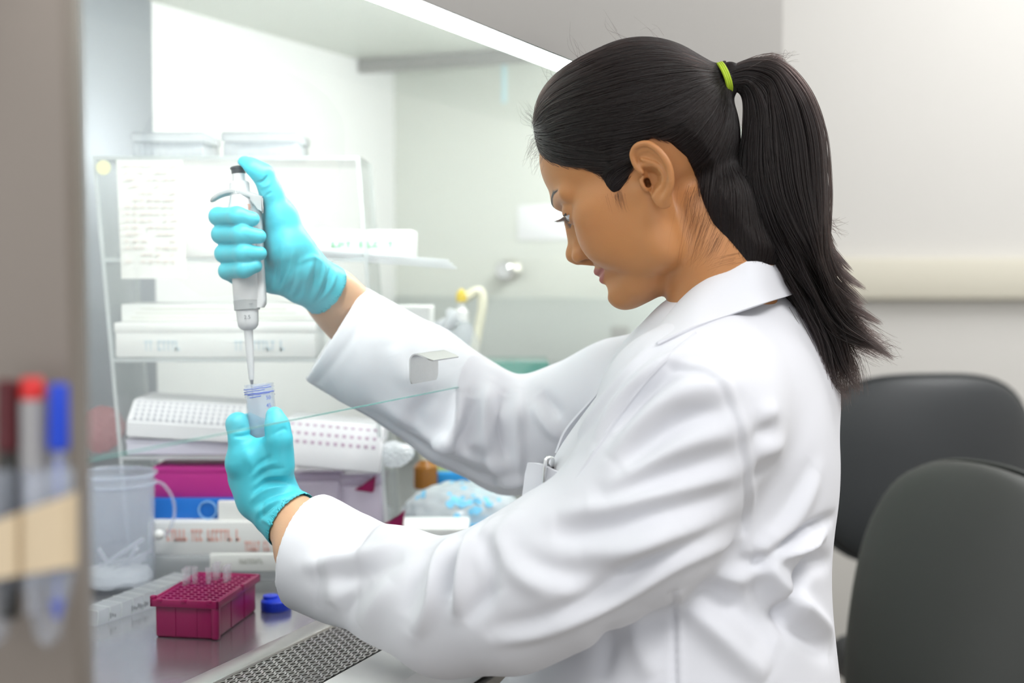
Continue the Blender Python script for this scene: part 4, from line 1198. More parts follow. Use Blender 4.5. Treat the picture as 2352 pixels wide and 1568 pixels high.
# chairs behind
def chair_back(name, c, w, h, th, lean, yaw, m, label, pw=2.6, egg=0.0, box=.55):
    """rounded upholstered back: outline is a superellipse, puffed front and rear"""
    root = empty(name, (c.x, c.y, 0), label, 'chair', 'lab chairs behind the woman')
    M = Matrix.Translation(c) @ Matrix.Rotation(yaw, 4, 'Z') @ Matrix.Rotation(lean, 4, 'X')
    bm = bmesh.new(); n = 64; R = 14
    def ring(f, y):
        r = []
        for k in range(n):
            a = 2 * PI * k / n; ca, sa = math.cos(a), math.sin(a)
            rr = (abs(ca) ** pw + abs(sa) ** pw) ** (-1 / pw)
            z = h / 2 * rr * sa * f; x = w / 2 * rr * ca * f * (1 + egg * z / (h / 2))
            r.append(bm.verts.new(M @ Vector((x, y + .10 * (x / (w / 2)) ** 2 * .5, z))))
        return r
    prof = [(math.sin(PI / 2 * k / R), -th / 2 * math.cos(PI / 2 * k / R) ** box) for k in range(1, R + 1)]
    prof += [(1.012, -.0035), (1.02, 0), (1.012, .0035)]
    prof += [(math.sin(PI / 2 * k / R), th / 2 * math.cos(PI / 2 * k / R) ** box) for k in range(R, 0, -1)]
    rings = [ring(f, y) for f, y in prof]
    for A, B in zip(rings[:-1], rings[1:]):
        for k in range(n): bm.faces.new((A[k], A[(k + 1) % n], B[(k + 1) % n], B[k]))
    bm.faces.new(rings[0]); bm.faces.new(rings[-1][::-1])
    bm_obj('backrest', bm, m, root, sharp=1.5)
    for y in (-.0045, .0045):
        tmp = bmesh.new(); pts = []
        for k in range(n + 1):
            a = 2 * PI * k / n; ca, sa = math.cos(a), math.sin(a); rr = (abs(ca) ** pw + abs(sa) ** pw) ** (-1 / pw) * 1.018
            z = h / 2 * rr * sa; x = w / 2 * rr * ca * (1 + egg * z / (h / 2)); pts.append(M @ Vector((x, y + .05 * (x / (w / 2)) ** 2, z)))
        tube(tmp, pts, .0035, 6, cap=False); bm_obj('piping', tmp, m, root)
    # seat, column, star base
    R2 = Matrix.Translation((c.x, c.y, 0)) @ Matrix.Rotation(yaw, 4, 'Z')
    bm = bmesh.new(); bx(bm, (-w * .48, -.46, .46), (w * .48, .0, .54), R2, .035, 4); bm_obj('seat', bm, m, root)
    bm = bmesh.new(); tube(bm, [R2 @ Vector(q) for q in [(0, -.22, .45), (0, -.02, .43), (0, .09, .50), (0, .085, c.z - .05)]], .016, 8); bm_obj('back_bracket', bm, M_dark, root)
    bm = bmesh.new(); lathe(bm, [(.026, .10), (.026, .30), (.018, .30), (.018, .46)], R2 @ Matrix.Translation((0, -.22, 0)), 20); bm_obj('gas_column', bm, M_dark, root)
    for k in range(5):
        a = 2 * PI * k / 5
        bm = bmesh.new(); tube(bm, [R2 @ Vector((.02 * math.cos(a), -.22 + .02 * math.sin(a), .12)), R2 @ Vector((.28 * math.cos(a), -.22 + .28 * math.sin(a), .075))], [.022, .014], 8)
        leg = bm_obj('leg', bm, M_dark, root)
        bm = bmesh.new(); lathe(bm, [(.027, -.012), (.03, -.006), (.03, .006), (.027, .012)], R2 @ Matrix.Translation((.28 * math.cos(a), -.22 + .28 * math.sin(a), .032)) @ Matrix.Rotation(PI / 2, 4, 'X'), 16)
        bm_obj('caster', bm, M_dark, leg)
    return root
c1 = P(2145, 1080, 2.45)
chair_back('office_chair', c1, .43, .345, .10, math.radians(-6), math.radians(8), M_chair, 'black vinyl office chair farther back against the wall', 3.2)
c2 = P(2172, 1442, 1.75)
chair_back('office_chair', c2, .345, .44, .125, math.radians(-19), math.radians(-54), M_chair2, 'charcoal office chair turned sideways, just behind the woman', 2.3, .26, .42)
# ================================================================== THINGS
M_clear = clear_mat('clear_plastic', (.97, .97, .98), .16, .08, (.95, .96, .98), 1.3)
M_acryl = clear_mat('clear_acrylic', (.97, .98, .98), .05, .04, (.95, .97, .97), 1.22)
M_acedge = clear_mat('acrylic_edge', (.95, .97, .97), .50, .15, (.93, .95, .95), 1.3)
M_milky = clear_mat('milky_plastic', (.97, .98, .998), .26, .25, (.88, .92, 1.0), 1.25)
M_tubepl = clear_mat('tube_plastic', (.97, .98, 1.0), .22, .15, (.86, .91, 1.0), 1.28)
M_paper = mat('paper', (.80, .80, .77), rough=.9)
M_carton = mat('white_carton', (.82, .82, .80), rough=.6)
M_print_r = mat('red_print', (.84, .50, .44), rough=.7)
M_print_g = mat('green_print', (.25, .66, .36), rough=.7)
M_print_b = mat('blue_print', (.06, .12, .55), rough=.7)
M_print_lb = mat('sky_print', (.22, .60, .85), rough=.7)
M_print_k = mat('grey_print', (.25, .26, .28), rough=.7)
M_mag = mat('magenta_plastic', (.25, .0015, .070), rough=.34, spec=.5, sss=.05)
M_magc = mat('pink_plastic', (.52, .03, .26), rough=.4)
M_blue = mat('blue_plastic', (.01, .17, .62), rough=.4)
M_cobalt = mat('cobalt_plastic', (.005, .04, .62), rough=.35)
M_lav = clear_mat('lavender_plastic', (.96, .92, .98), .50, .2, (.90, .82, .94), 1.3)
M_lowop = clear_mat('frosted_white', (.95, .95, .97), .60, .3, (.93, .93, .95), 1.25)
M_yel = mat('yellow_plastic', (.85, .62, .05), rough=.5)
M_amber = mat('amber_glass', (.33, .13, .02), rough=.2)
M_pip = mat('pipette_white', (.66, .66, .675), rough=.38)
M_pgrey = mat('pipette_grey', (.42, .43, .44), rough=.42)
M_pdark = mat('button_charcoal', (.045, .05, .058), rough=.3, coat=.3)
M_chrome = mat('bright_steel', (.72, .72, .73), rough=.16, metal=1)
M_bag = clear_mat('film_bag', (.97, .98, .99), .75, .12, (.93, .95, .97), 1.35)
M_tape = mat('masking_tape', (.66, .53, .36), rough=.85, bump=.3, bscale=300)
M_red = mat('red_cap', (.62, .02, .02), rough=.4)
M_maroon = mat('maroon_cap', (.085, .008, .012), rough=.4)
M_navy = mat('blue_cap', (.005, .05, .52), rough=.35)
M_greypen = mat('grey_barrel', (.34, .33, .33), rough=.45)
M_blackpen = mat('black_barrel', (.02, .018, .015), rough=.5)
M_teal = clear_mat('green_glass', (.40, .78, .72), .15, .06, (.4, .8, .72), 1.5)
M_cream = mat('cream_plastic', (.74, .71, .55), rough=.5)

def boxm(name, lo, hi, m, parent, M, bev=.0015, seg=2):
    bm = bmesh.new(); bx(bm, lo, hi, M, bev, seg); return bm_obj(name, bm, m, parent)
def single(o, label, cat, group=None): return tag(o, label, cat, group)
def frame_on(p, yaw=0.0):
    return Matrix.Translation(p) @ Matrix.Rotation(yaw, 4, 'Z')

# ---------------- pipette
PD = 1.38
PT, PB = P(547, 383, PD), P(578, 875, PD)
PAX = (PT - PB).normalized()
def pat(y):            # point on the axis at photo height y
    return PT.lerp(PB, (y - 383) / (875 - 383))
PS = PD / FPX
side = (C_R - PAX * C_R.dot(PAX)).normalized()       # towards the palm
front = side.cross(PAX) if side.cross(PAX).dot(C_F) < 0 else PAX.cross(side)
pip = empty('micropipette', PB, 'white and grey micropipette with a dark button, held upright in the raised glove', 'pipette')
def plathe(name, prof, m, n=40, **k):
    """prof: (r px, photo y)"""
    bm = bmesh.new()
    M0 = axis_matrix(PB, PT, side)
    L = [(r * PS, (pat(y) - PB).dot(PAX)) for r, y in prof]
    L.sort(key=lambda q: q[1]) if k.pop('sortz', False) else None
    if L[0][1] > L[-1][1]: L = L[::-1]
    lathe(bm, L, M0, n, **k); return bm_obj(name, bm, m, pip)
plathe('button', [(10, 381), (16.5, 383), (18.5, 385), (18.5, 388), (16.5, 389.5), (16, 398), (15, 399)], M_pdark)
plathe('plunger_stem', [(14.5, 398), (15, 420)], M_pip)
plathe('volume_ring', [(19, 417), (22.5, 420), (23.5, 446), (21, 448)], M_pip, n=56, flute=1, fdep=-.05)
# handle barrel with the flare under the hook
def barrel():
    bm = bmesh.new(); M0 = axis_matrix(PB, PT, side); rings = []
    for y, rl, rr, rf in [(448, 22, 26, 24), (462, 25, 31, 28), (475, 29, 34, 30), (495, 30, 36, 31), (560, 31, 36, 31), (640, 30, 35, 31), (686, 29.5, 33, 30), (690, 28, 31, 29)]:
        z = (pat(y) - PB).dot(PAX); r = []
        for k in range(44):
            a = 2 * PI * k / 44; ca, sa = math.cos(a), math.sin(a)
            r.append(bm.verts.new(M0 @ Vector((ca * (rr if ca > 0 else rl) * PS, sa * rf * PS, z))))
        rings.append(r)
    for A, B in zip(rings[:-1], rings[1:]):
        for k in range(44): bm.faces.new((A[k], A[(k + 1) % 44], B[(k + 1) % 44], B[k]))
    bm.faces.new(rings[0]); bm.faces.new(rings[-1][::-1])
    return bm_obj('barrel', bm, M_pip, pip)
barrel()
plathe('grey_band', [(28.5, 687), (30, 689), (29.5, 710), (28, 712)], M_pgrey)
plathe('lower_sleeve', [(25.5, 711), (24.5, 736), (23, 748), (17, 755), (11, 758)], M_pip)
plathe('nozzle', [(10.5, 756), (9.5, 790), (8, 840), (6.2, 868), (5.6, 872)], M_pip)
plathe('tip_cone', [(4.8, 871), (3.6, 880), (2.2, 888), (1.4, 892), (1.2, 918)], mat('tip_steel', (.33, .34, .37), rough=.3, metal=.8), n=16)
# ejector bar along the palm side
def ejector():
    bm = bmesh.new(); rows = []
    for y, o, w in [(452, 32, 9), (470, 36, 11), (520, 36, 11), (600, 34.5, 11), (690, 34, 11.5), (702, 33, 11), (708, 30, 9)]:
        c = pat(y) + side * (o * PS)
        M0 = Matrix((side, front, PAX)).transposed().to_4x4(); M0.translation = c
        rows.append([bm.verts.new(M0 @ Vector((math.copysign(abs(math.cos(a)) ** .6, math.cos(a)) * w * PS, math.copysign(abs(math.sin(a)) ** .6, math.sin(a)) * 15 * PS, 0))) for a in [2 * PI * k / 24 for k in range(24)]])
    for A, B in zip(rows[:-1], rows[1:]):
        for k in range(24): bm.faces.new((A[k], A[(k + 1) % 24], B[(k + 1) % 24], B[k]))
    bm.faces.new(rows[0]); bm.faces.new(rows[-1][::-1])
    bm_obj('ejector_bar', bm, M_pip, pip)
ejector()
# grey finger hook, a curved blade over the index finger
def hook():
    ctr = [(484, 463, 5.0, 9), (498, 452, 6.0, 13), (518, 443.5, 6.5, 17), (540, 441, 7, 22), (562, 446, 8, 25), (586, 453, 8.5, 26), (602, 460, 8.5, 25)]
    rows = []
    k = 26
    cs = catmull([Vector((x, y, 0)) for x, y, _, _ in ctr], k)
    for i, c in enumerate(cs):
        f = i / (k - 1) * (len(ctr) - 1); j = min(int(f), len(ctr) - 2); g = f - j
        th = ctr[j][2] * (1 - g) + ctr[j + 1][2] * g; wd = ctr[j][3] * (1 - g) + ctr[j + 1][3] * g
        if i == 0: th *= .4; wd *= .5
        if i == 1: th *= .8; wd *= .85
        p = P(c.x, c.y, PD)
        t = (cs[min(i + 1, k - 1)] - cs[max(i - 1, 0)]); tw = (C_R * t.x - C_U * t.y).normalized(); nw = tw.cross(C_F).normalized()
        rows.append([p + nw * (math.copysign(abs(math.sin(a)) ** .7, math.sin(a)) * th * PS) + C_F * (math.copysign(abs(math.cos(a)) ** .7, math.cos(a)) * wd * PS) for a in [2 * PI * q / 20 for q in range(20)]])
    bm = bmesh.new(); R = [[bm.verts.new(p) for p in r] for r in rows]
    for A, B in zip(R[:-1], R[1:]):
        for q in range(20): bm.faces.new((A[q], A[(q + 1) % 20], B[(q + 1) % 20], B[q]))
    bm.faces.new(R[0]); bm.faces.new(R[-1][::-1])
    bm_obj('finger_hook', bm, M_pgrey, pip)
hook()
def thumb_rest():
    prof = [(574, 447), (601, 449), (604, 452), (605, 489), (602, 490), (594, 478), (581, 470), (574, 463)]
    bm = bmesh.new()
    A = [bm.verts.new(P(x, y, PD - .0145)) for x, y in prof]; B = [bm.verts.new(P(x, y, PD + .013)) for x, y in prof]
    bm.faces.new(A); bm.faces.new(B[::-1])
    for k in range(len(prof)): bm.faces.new((A[k], A[(k + 1) % len(prof)], B[(k + 1) % len(prof)], B[k]))
    bmesh.ops.bevel(bm, geom=list(bm.edges), offset=.0015, segments=2, affect='EDGES')
    bm_obj('ejector_key', bm, M_pgrey, pip)
thumb_rest()
TF = Matrix((side, PAX, front)).transposed().to_4x4()
def pip_text(name, body, x, y, size, m, rpx, rot=0):
    M = TF.copy(); c = pat(y); 
    off = (x - (547 + (578 - 547) * (y - 383) / (875 - 383))) * PS
    rr = math.sqrt(max(0, (rpx * PS) ** 2 - off ** 2))
    M.translation = c + side * off + front * (rr + .0002)
    return text_mesh(name, body, size, M @ Matrix.Rotation(math.atan2(off, rr), 4, 'Y') @ Matrix.Rotation(rot, 4, 'Z'), m, pip, .0001)
pip_text('volume_mark', '2.5', 573, 729, .0056, M_print_k, 25.2)
pip_text('side_lettering', 'plus', 578, 482, .0055, mat('orange_print', (.75, .25, .12)), 34, -PI / 2)
bm = bmesh.new()
for k in range(5):
    M = TF.copy(); M.translation = pat(699) + side * (9 + k * 2.2) * PS + front * (27.2 * PS)
    bx(bm, (-.0004, -.0003, 0), (.0003, .0003, .0003), M)
bm_obj('band_print', bm, M_print_k, pip)

# ---------------- graduated tube in the lower hand
TD = 1.363
TA, TB = P(594.5, 881, TD), P(607, 1010, TD)
TX = (TA - TB).normalized()
tube_o = empty('centrifuge_tube', P(617, 1120, TD), 'clear graduated centrifuge tube with a threaded rim, gripped under the pipette tip', 'tube')
bm = bmesh.new(); M0 = axis_matrix(TB - TX * .050, TA, (C_R - TX * C_R.dot(TX)).normalized())
LT = (TA - (TB - TX * .050)).length; r0 = .0148
th = [(.0012, -.014), (.004, -.0135), (r0 - .0012, .001), (r0 - .0004, .004), (r0 - .0004, LT - .016)]
for k in range(3):
    z = LT - .0135 + k * .0042; th += [(r0 - .0002, z), (r0 + .0009, z + .0012), (r0 - .0002, z + .0026)]
th += [(r0 + .0002, LT - .0006), (r0 - .0001, LT), (r0 - .0014, LT), (r0 - .0016, LT - .02), (r0 - .0017, .01)]
lathe(bm, th, M0, 48, capb=True, capt=False); bm_obj('tube_wall', bm, M_tubepl, tube_o)
TFm = Matrix(((C_R - TX * C_R.dot(TX)).normalized(), TX, ((C_R - TX * C_R.dot(TX)).normalized()).cross(TX))).transposed().to_4x4()
def tube_text(name, s, x, y, size, m):
    f = (y - 881) / (1010 - 881); c = TA.lerp(TB, f); cx = 594.5 + 12.5 * f
    off = (x - cx) * TD / FPX; rr = math.sqrt(max(0, r0 ** 2 - off ** 2))
    nrm = TFm.col[2].to_3d(); sgn = 1 if nrm.dot(C_F) < 0 else -1
    M = TFm.copy(); M.translation = c + TFm.col[0].to_3d() * off + nrm * sgn * (rr + .0003)
    return text_mesh(name, s, size, M @ Matrix.Rotation(math.atan2(off, rr), 4, 'Y'), m, tube_o, .00005)
tube_text('graduation', '50', 621, 914, .0058, M_print_b)
tube_text('graduation', '45', 622, 932, .0058, M_print_b)
# pen scribble round the rim
bm = bmesh.new()
for (z0, a0, a1, w) in [(-.0045, 200, 330, .00045), (-.0068, 195, 300, .0004), (-.0092, 205, 345, .0006), (-.0104, 230, 320, .0004), (-.0128, 240, 285, .0005), (-.0025, 260, 325, .0003)]:
    pts = []
    for k in range(14):
        a = math.radians(a0 + (a1 - a0) * k / 13); r = r0 + .0009
        pts.append(M0 @ Vector((math.cos(a) * r, math.sin(a) * r, LT + z0 + .0002 * math.sin(k * 1.7) + .0010 * (k / 13 - .5))))
    tube(bm, pts, w, 5)
bm_obj('pen_marking', bm, M_print_b, tube_o)

# ---------------- pen in the breast pocket
pp = P(1263, 1049, 1.178); pq = P(1255, 1140, 1.184)
pen = empty('pocket_pen', pq, 'black ballpoint pen with a silver clip in the coat breast pocket', 'pen')
bm = bmesh.new(); Mx = axis_matrix(pq, pp); Lp = (pp - pq).length
lathe(bm, [(.0042, 0), (.0044, Lp - .008)], Mx, 20); bm_obj('barrel', bm, M_blackpen, pen)
bm = bmesh.new(); lathe(bm, [(.0047, Lp - .008), (.0048, Lp - .003), (.0036, Lp), (.001, Lp + .0006)], Mx, 20); bm_obj('cap_end', bm, M_chrome, pen)
bm = bmesh.new(); tube(bm, [P(1261, 1052, 1.173), P(1254, 1055, 1.167), P(1252, 1075, 1.165), P(1248, 1122, 1.168)], [.0016, .0017, .0017, .0013], 8); bm_obj('clip', bm, M_chrome, pen)

# ---------------- magenta tip box
A, B, C = hit_z(500, 1471, Z_WS), hit_z(351, 1464, Z_WS), hit_z(606, 1402, Z_WS)
e1 = (B - A); w1 = e1.length; e1.normalize(); e2 = Vector((0, 0, 1)).cross(e1); e2 = e2 if e2.dot(C - A) > 0 else -e2
w2 = (C - A).dot(e2)
dA = (A - CAM).dot(C_F); HB = P(500, 1382, dA).z - Z_WS
TBM = Matrix((e1, e2, Vector((0, 0, 1)))).transposed().to_4x4(); TBM.translation = A
tipbox = empty('pipette_tip_box', A + e1 * w1 / 2 + e2 * w2 / 2, 'magenta pipette tip box with a grid of round holes, on the steel work surface', 'tip box')
bm = bmesh.new(); d0 = .002
bot = [(d0, d0), (w1 - d0, d0), (w1 - d0, w2 - d0), (d0, w2 - d0)]
bx(bm, (d0, d0, 0), (w1 - d0, w2 - d0, HB - .004), TBM, .003, 3)
for f in (.33, .66): bx(bm, (w1 * f - .0006, d0 - .0006, .002), (w1 * f + .0006, .004, HB - .004), TBM, .0003)
for f in (.36, .68): bx(bm, (d0 - .0006, w2 * f - .0006, .002), (.004, w2 * f + .0006, HB - .004), TBM, .0003)
bx(bm, (-.0012, -.0012, 0), (.007, .007, HB - .002), TBM, .0025, 3)
bm_obj('base', bm, M_mag, tipbox)
bm = bmesh.new()
bx(bm, (-.002, -.002, HB - .007), (w1 + .002, .0015, HB + .0012), TBM, .001); bx(bm, (-.002, w2 - .0015, HB - .007), (w1 + .002, w2 + .002, HB + .0012), TBM, .001)
bx(bm, (-.002, -.002, HB - .007), (.0015, w2 + .002, HB + .0012), TBM, .001); bx(bm, (w1 - .0015, -.002, HB - .007), (w1 + .002, w2 + .002, HB + .0012), TBM, .001)
for f in (.12, .5, .88): bx(bm, (w1 * f - .003, -.0028, HB - .002), (w1 * f + .003, .002, HB + .002), TBM, .0008)
bx(bm, (-.003, w2 * .55, HB - .004), (.001, w2 * .62, HB + .0025), TBM, .0008); bx(bm, (w1 - .003, .0, HB), (w1 + .003, .006, HB + .004), TBM, .001)
bm_obj('rim', bm, M_mag, tipbox)
bm = bmesh.new(); NX, NY = 8, 12; seg = 16; mx, my = .004, .005
px_, py_ = (w1 - 2 * mx) / NX, (w2 - 2 * my) / NY
HOLES = {}
for i in range(NX):
    for j in range(NY):
        cx, cy = mx + (i + .5) * px_, my + (j + .5) * py_
        HOLES[i, j] = TBM @ Vector((cx, cy, HB))
        sq, h0, h1 = [], [], []
        for k in range(seg):
            a = 2 * PI * (k + .5) / seg; ca, sa = math.cos(a), math.sin(a); m_ = max(abs(ca), abs(sa)); r = min(px_, py_) * .40
            sq.append(bm.verts.new(TBM @ Vector((cx + ca / m_ * px_ / 2, cy + sa / m_ * py_ / 2, HB))))
            h0.append(bm.verts.new(TBM @ Vector((cx + ca * r, cy + sa * r, HB)))); h1.append(bm.verts.new(TBM @ Vector((cx + ca * r, cy + sa * r, HB - .004))))
        for k in range(seg):
            n = (k + 1) % seg
            bm.faces.new((sq[k], sq[n], h0[n], h0[k])); bm.faces.new((h0[k], h0[n], h1[n], h1[k]))
vs = [TBM @ Vector(q) for q in [(0, 0, HB), (w1, 0, HB), (w1, w2, HB), (0, w2, HB)]]; wi = [TBM @ Vector(q) for q in [(mx, my, HB), (w1 - mx, my, HB), (w1 - mx, w2 - my, HB), (mx, w2 - my, HB)]]
vo = [bm.verts.new(p) for p in vs]; vi = [bm.verts.new(p) for p in wi]
for k in range(4): bm.faces.new((vo[k], vo[(k + 1) % 4], vi[(k + 1) % 4], vi[k]))
bmesh.ops.remove_doubles(bm, verts=bm.verts, dist=2e-5)
bm_obj('hole_plate', bm, M_mag, tipbox, smooth=False)
# tips standing in the box
def to_px(p):
    q = p - CAM; d = q.dot(C_F); return 1176 + q.dot(C_R) / d * FPX, 784 - q.dot(C_U) / d * FPX
used = set(); first = None
TIPL = ['foremost of the row on its outer corner', 'second along the front row', 'third along the front row', 'fourth, standing apart in the middle', 'first of the rear cluster', 'tallest in the rear cluster', 'last of the rear cluster', 'in front of the rear cluster']
for k, (x, y) in enumerate([(420, 1343), (434, 1340), (449, 1341), (476, 1341), (489, 1331), (505, 1329), (522, 1331), (514, 1338)]):
    h = min((q for q in HOLES if q not in used), key=lambda q: (to_px(HOLES[q])[0] - x) ** 2 + 2 * (to_px(HOLES[q])[1] - y) ** 2); used.add(h)
    if first is None:
        bm = bmesh.new(); lathe(bm, [(.0008, -.022), (.0026, .002), (.0026, .004), (.0031, .0045), (.0033, .0165), (.0036, .017), (.0036, .0185), (.0029, .0185), (.0024, .004)], None, 20, capt=False)
        o = bm_obj('pipette_tip', bm, M_clear, None); first = o
    else:
        o = first.copy(); COL.objects.link(o)
    o.location = HOLES[h]
    tag(o, 'clear pipette tip in the magenta tip box, ' + TIPL[k], 'pipette tip', 'tips standing in the magenta box')

# ---------------- ribbed clear strip lying in front of the bucket
a, b = hit_z(205, 1436, Z_WS), hit_z(425, 1362, Z_WS)
ax = (b - a); L_ = ax.length; ax.normalize(); ay = Vector((0, 0, 1)).cross(ax); MS = Matrix((ax, ay, Vector((0, 0, 1)))).transposed().to_4x4(); MS.translation = a
strip = empty('tube_strip', a, 'clear ribbed plastic trough lying on the steel, poking out behind the tip box', 'trough')
bm = bmesh.new(); rows = []
secs = 9
for k in range(secs + 1):
    for dx in ((0, .0) if k in (0, secs) else (-.0012, 0, .0012)):
        x = L_ * k / secs + dx; s = .0125 + .0045 * k / secs; hgt = .017 + .006 * k / secs; g = 0
        rows.append([MS @ Vector((x, y * (s + g), z * hgt + (g if z > .9 else 0))) for y, z in [(-.75, 0), (-1, .55), (-1, 1), (-.8, 1.0), (.8, 1.0), (1, 1), (1, .55), (.75, 0)]])
R = [[bm.verts.new(p) for p in r] for r in rows]
for A_, B_ in zip(R[:-1], R[1:]):
    for q in range(8): bm.faces.new((A_[q], A_[(q + 1) % 8], B_[(q + 1) % 8], B_[q]))
bm.faces.new(R[0]); bm.faces.new(R[-1][::-1]); bm_obj('trough_wall', bm, clear_mat('trough_plastic', (.97, .98, .99), .34, .2, (.92, .94, .97), 1.25), strip)
bm = bmesh.new()
for k in range(secs + 1):
    x = L_ * k / secs; s = .0125 + .0045 * k / secs; hgt = .017 + .006 * k / secs
    tube(bm, [MS @ Vector((x, -.9 * s, .002)), MS @ Vector((x, -1.03 * s, .55 * hgt)), MS @ Vector((x, -1.02 * s, hgt)), MS @ Vector((x, 1.0 * s, hgt * 1.02))], .00045, 6)
bm_obj('rib', bm, M_acedge, strip)
for (x, n) in [(.016, 3), (.05, 8)]:
    bm = bmesh.new()
    for k in range(n):
        bx(bm, (x + k * .0035, -.0165, .006 + .001 * (k % 2)), (x + k * .0035 + .0012, -.0155, .012 - .0015 * (k % 3)), MS)
    bm_obj('pen_marking', bm, M_print_k, strip)

# ---------------- translucent bucket
bc = hit_z(266, 1346, Z_WS); bd = (bc - CAM).dot(C_F); br = 92 / FPX * bd; bh = P(266, 1082, bd).z - Z_WS
bucket = empty('plastic_bucket', bc, 'translucent round plastic bucket holding used straws, beside the tip box', 'bucket')
MB = Matrix.Translation(bc)
bm = bmesh.new(); lathe(bm, [(br * .93, .0), (br * .955, .004), (br * .985, bh * .85), (br * .985, bh - .001), (br * .965, bh - .001), (br * .935, .006), (.001, .005)], MB, 64, capt=False); bm_obj('bucket_wall', bm, M_milky, bucket)
bm = bmesh.new()
for z, rr in ((bh - .001, 1.02), (bh - .013, 1.0)):
    ring = [bc + Vector((math.cos(t) * br * rr, math.sin(t) * br * rr, z)) for t in [2 * PI * k / 64 for k in range(65)]]; tube(bm, ring, .0022, 8, cap=False)
bm_obj('rim', bm, M_milky, bucket)
hb = bc + Vector((br * 1.0, 0, bh - .012))
bm = bmesh.new(); tube(bm, catmull([hb + Vector((-.006, -.012, -.004)), hb + Vector((.008, -.006, .001)), hb + Vector((.020, .0, -.015)), hb + Vector((.024, .002, -.035)), hb + Vector((.020, .0, -.055)), hb + Vector((.012, 0, -.066))], 24), .0024, 8); bm_obj('handle', bm, M_milky, bucket)
bm = bmesh.new(); bmesh.ops.create_uvsphere(bm, u_segments=20, v_segments=12, radius=.0065, matrix=Matrix.Translation(hb + Vector((.006, -.004, -.064)))); bm_obj('handle_stud', bm, M_white, bucket)
STRAW = [(-.02, -.01, .012, .045, .0, .045), (-.03, .01, .010, .03, .02, .030), (-.035, -.02, .008, .02, .03, .020), (.0, .02, .01, .035, -.03, .055), (-.03, .0, .018, .038, -.012, .062), (-.01, -.03, .008, .03, .025, .03), (-.038, .005, .02, .01, .015, .03), (.01, -.02, .012, -.03, .03, .04)]
SL = ['lying flattest near the bottom', 'lying low across the back', 'lowest against the near side', 'leaning highest at the rim side', 'slanting up in the middle', 'crossing in front, nearly level', 'short and steep', 'leaning the other way']
first = None
for k, q in enumerate(STRAW):
    p, r = bc + Vector(q[:3]) * (br / .05), bc + Vector(q[3:]) * (br / .05)
    bm = bmesh.new(); v = (r - p); Ls = v.length
    lathe(bm, [(.0016, 0), (.0028, Ls * .7), (.0030, Ls)], axis_matrix(p, r), 12); o = bm_obj('used_straw', bm, M_lowop)
    tag(o, 'thin white plastic straw inside the translucent bucket, ' + SL[k], 'straw', 'straws in the bucket')
bm = bmesh.new(); lathe(bm, [(br * .90, .0065), (br * .915, .012), (br * .80, .021), (br * .4, .026), (.001, .024)], MB, 40, capt=False)
for v in bm.verts: v.co.z += random.uniform(-.002, .002)
o = bm_obj('clippings', bm, mat('white_clippings', (.78, .78, .76), rough=.8, bump=1.0, bscale=300, var=.12, vscale=200)); tag(o, 'heap of white plastic clippings in the bottom of the bucket', 'clippings', kind='stuff')

# ---------------- blue cap by the cuff
cc = hit_z(634, 1399, Z_WS)
cap = empty('screw_top', cc, 'cobalt blue screw cap lying on the steel beside the cuff', 'cap')
bm = bmesh.new(); lathe(bm, [(.0165, .0), (.0172, .001), (.0172, .0105), (.016, .012), (.012, .0135), (.001, .014)], Matrix.Translation(cc), 60, capt=False, flute=1, fdep=-.03); bm_obj('skirt', bm, M_cobalt, cap)
bm = bmesh.new(); lathe(bm, [(.009, .0135), (.0085, .0165), (.001, .017)], Matrix.Translation(cc + Vector((-.006, 0, 0))), 30, capt=False); bm_obj('crown', bm, M_cobalt, cap)

# ---------------- marker pens and tubes taped to the side post
FD = .632
def ppos(x, y, d=FD): return P(x, y, d)
def pen_fg(name, pts, label, cat, parts, group=None):
    root = empty(name, ppos(*pts[-1]), label, cat, group)
    a, b = ppos(*pts[0]), ppos(*pts[1]); M = axis_matrix(b, a); L = (a - b).length; S = FD / FPX
    for nm, z0, z1, r0_, r1_, m in parts:
        bm = bmesh.new(); r0_, r1_ = r0_ * S, r1_ * S
        lathe(bm, [(r0_ * .8, z0 * L), (r0_, z0 * L + .001), (r1_, z1 * L - .0015), (r1_ * .8, z1 * L)], M, 24); bm_obj(nm, bm, m, root)
    return root
pen_fg('marker_pen', [(135, 880), (131, 1420)], 'ballpoint pen with a bright blue cap, taped to the steel post', 'pen',
       [('cap', .715, 1.0, 24, 22, M_navy), ('barrel', .08, .72, 19, 19, M_milky), ('ink_tube', .05, .70, 5, 5, M_print_b), ('nib', .0, .08, 7, 16, M_navy)], 'pens taped to the post')
pen_fg('marker_pen', [(74, 866), (78, 1420)], 'grey marker with a red top, taped to the steel post', 'pen',
       [('cap_plug', .905, 1.0, 28, 26, M_red), ('cap', .60, .91, 27, 28, M_greypen), ('barrel', .02, .60, 20, 21, M_greypen)], 'pens taped to the post')
pen_fg('marker_pen', [(18, 872), (20, 1420)], 'marker with a dark maroon cap, taped at the outer edge of the steel post', 'pen',
       [('cap', .70, 1.0, 27, 26, M_maroon), ('barrel', .0, .70, 24, 24, M_blackpen)], 'pens taped to the post')
def fg_tube(x, label, dx):
    S = FD / FPX
    root = empty('conical_tube', ppos(x, 1480), label, 'tube', 'empty tubes taped to the post')
    a, b = ppos(x, 1075), ppos(x + dx, 1482); M = axis_matrix(b, a); L = (a - b).length
    bm = bmesh.new(); R_ = 58 * S
    lathe(bm, [(R_ * .12, 0), (R_ * .45, .004), (R_, .030), (R_, L), (R_ * .93, L), (R_ * .93, .03)], M, 32, capt=False); bm_obj('tube_wall', bm, M_tubepl, root)
    return root
fg_tube(108, 'clear conical tube taped to the post, holding the blue and grey pens', 2)
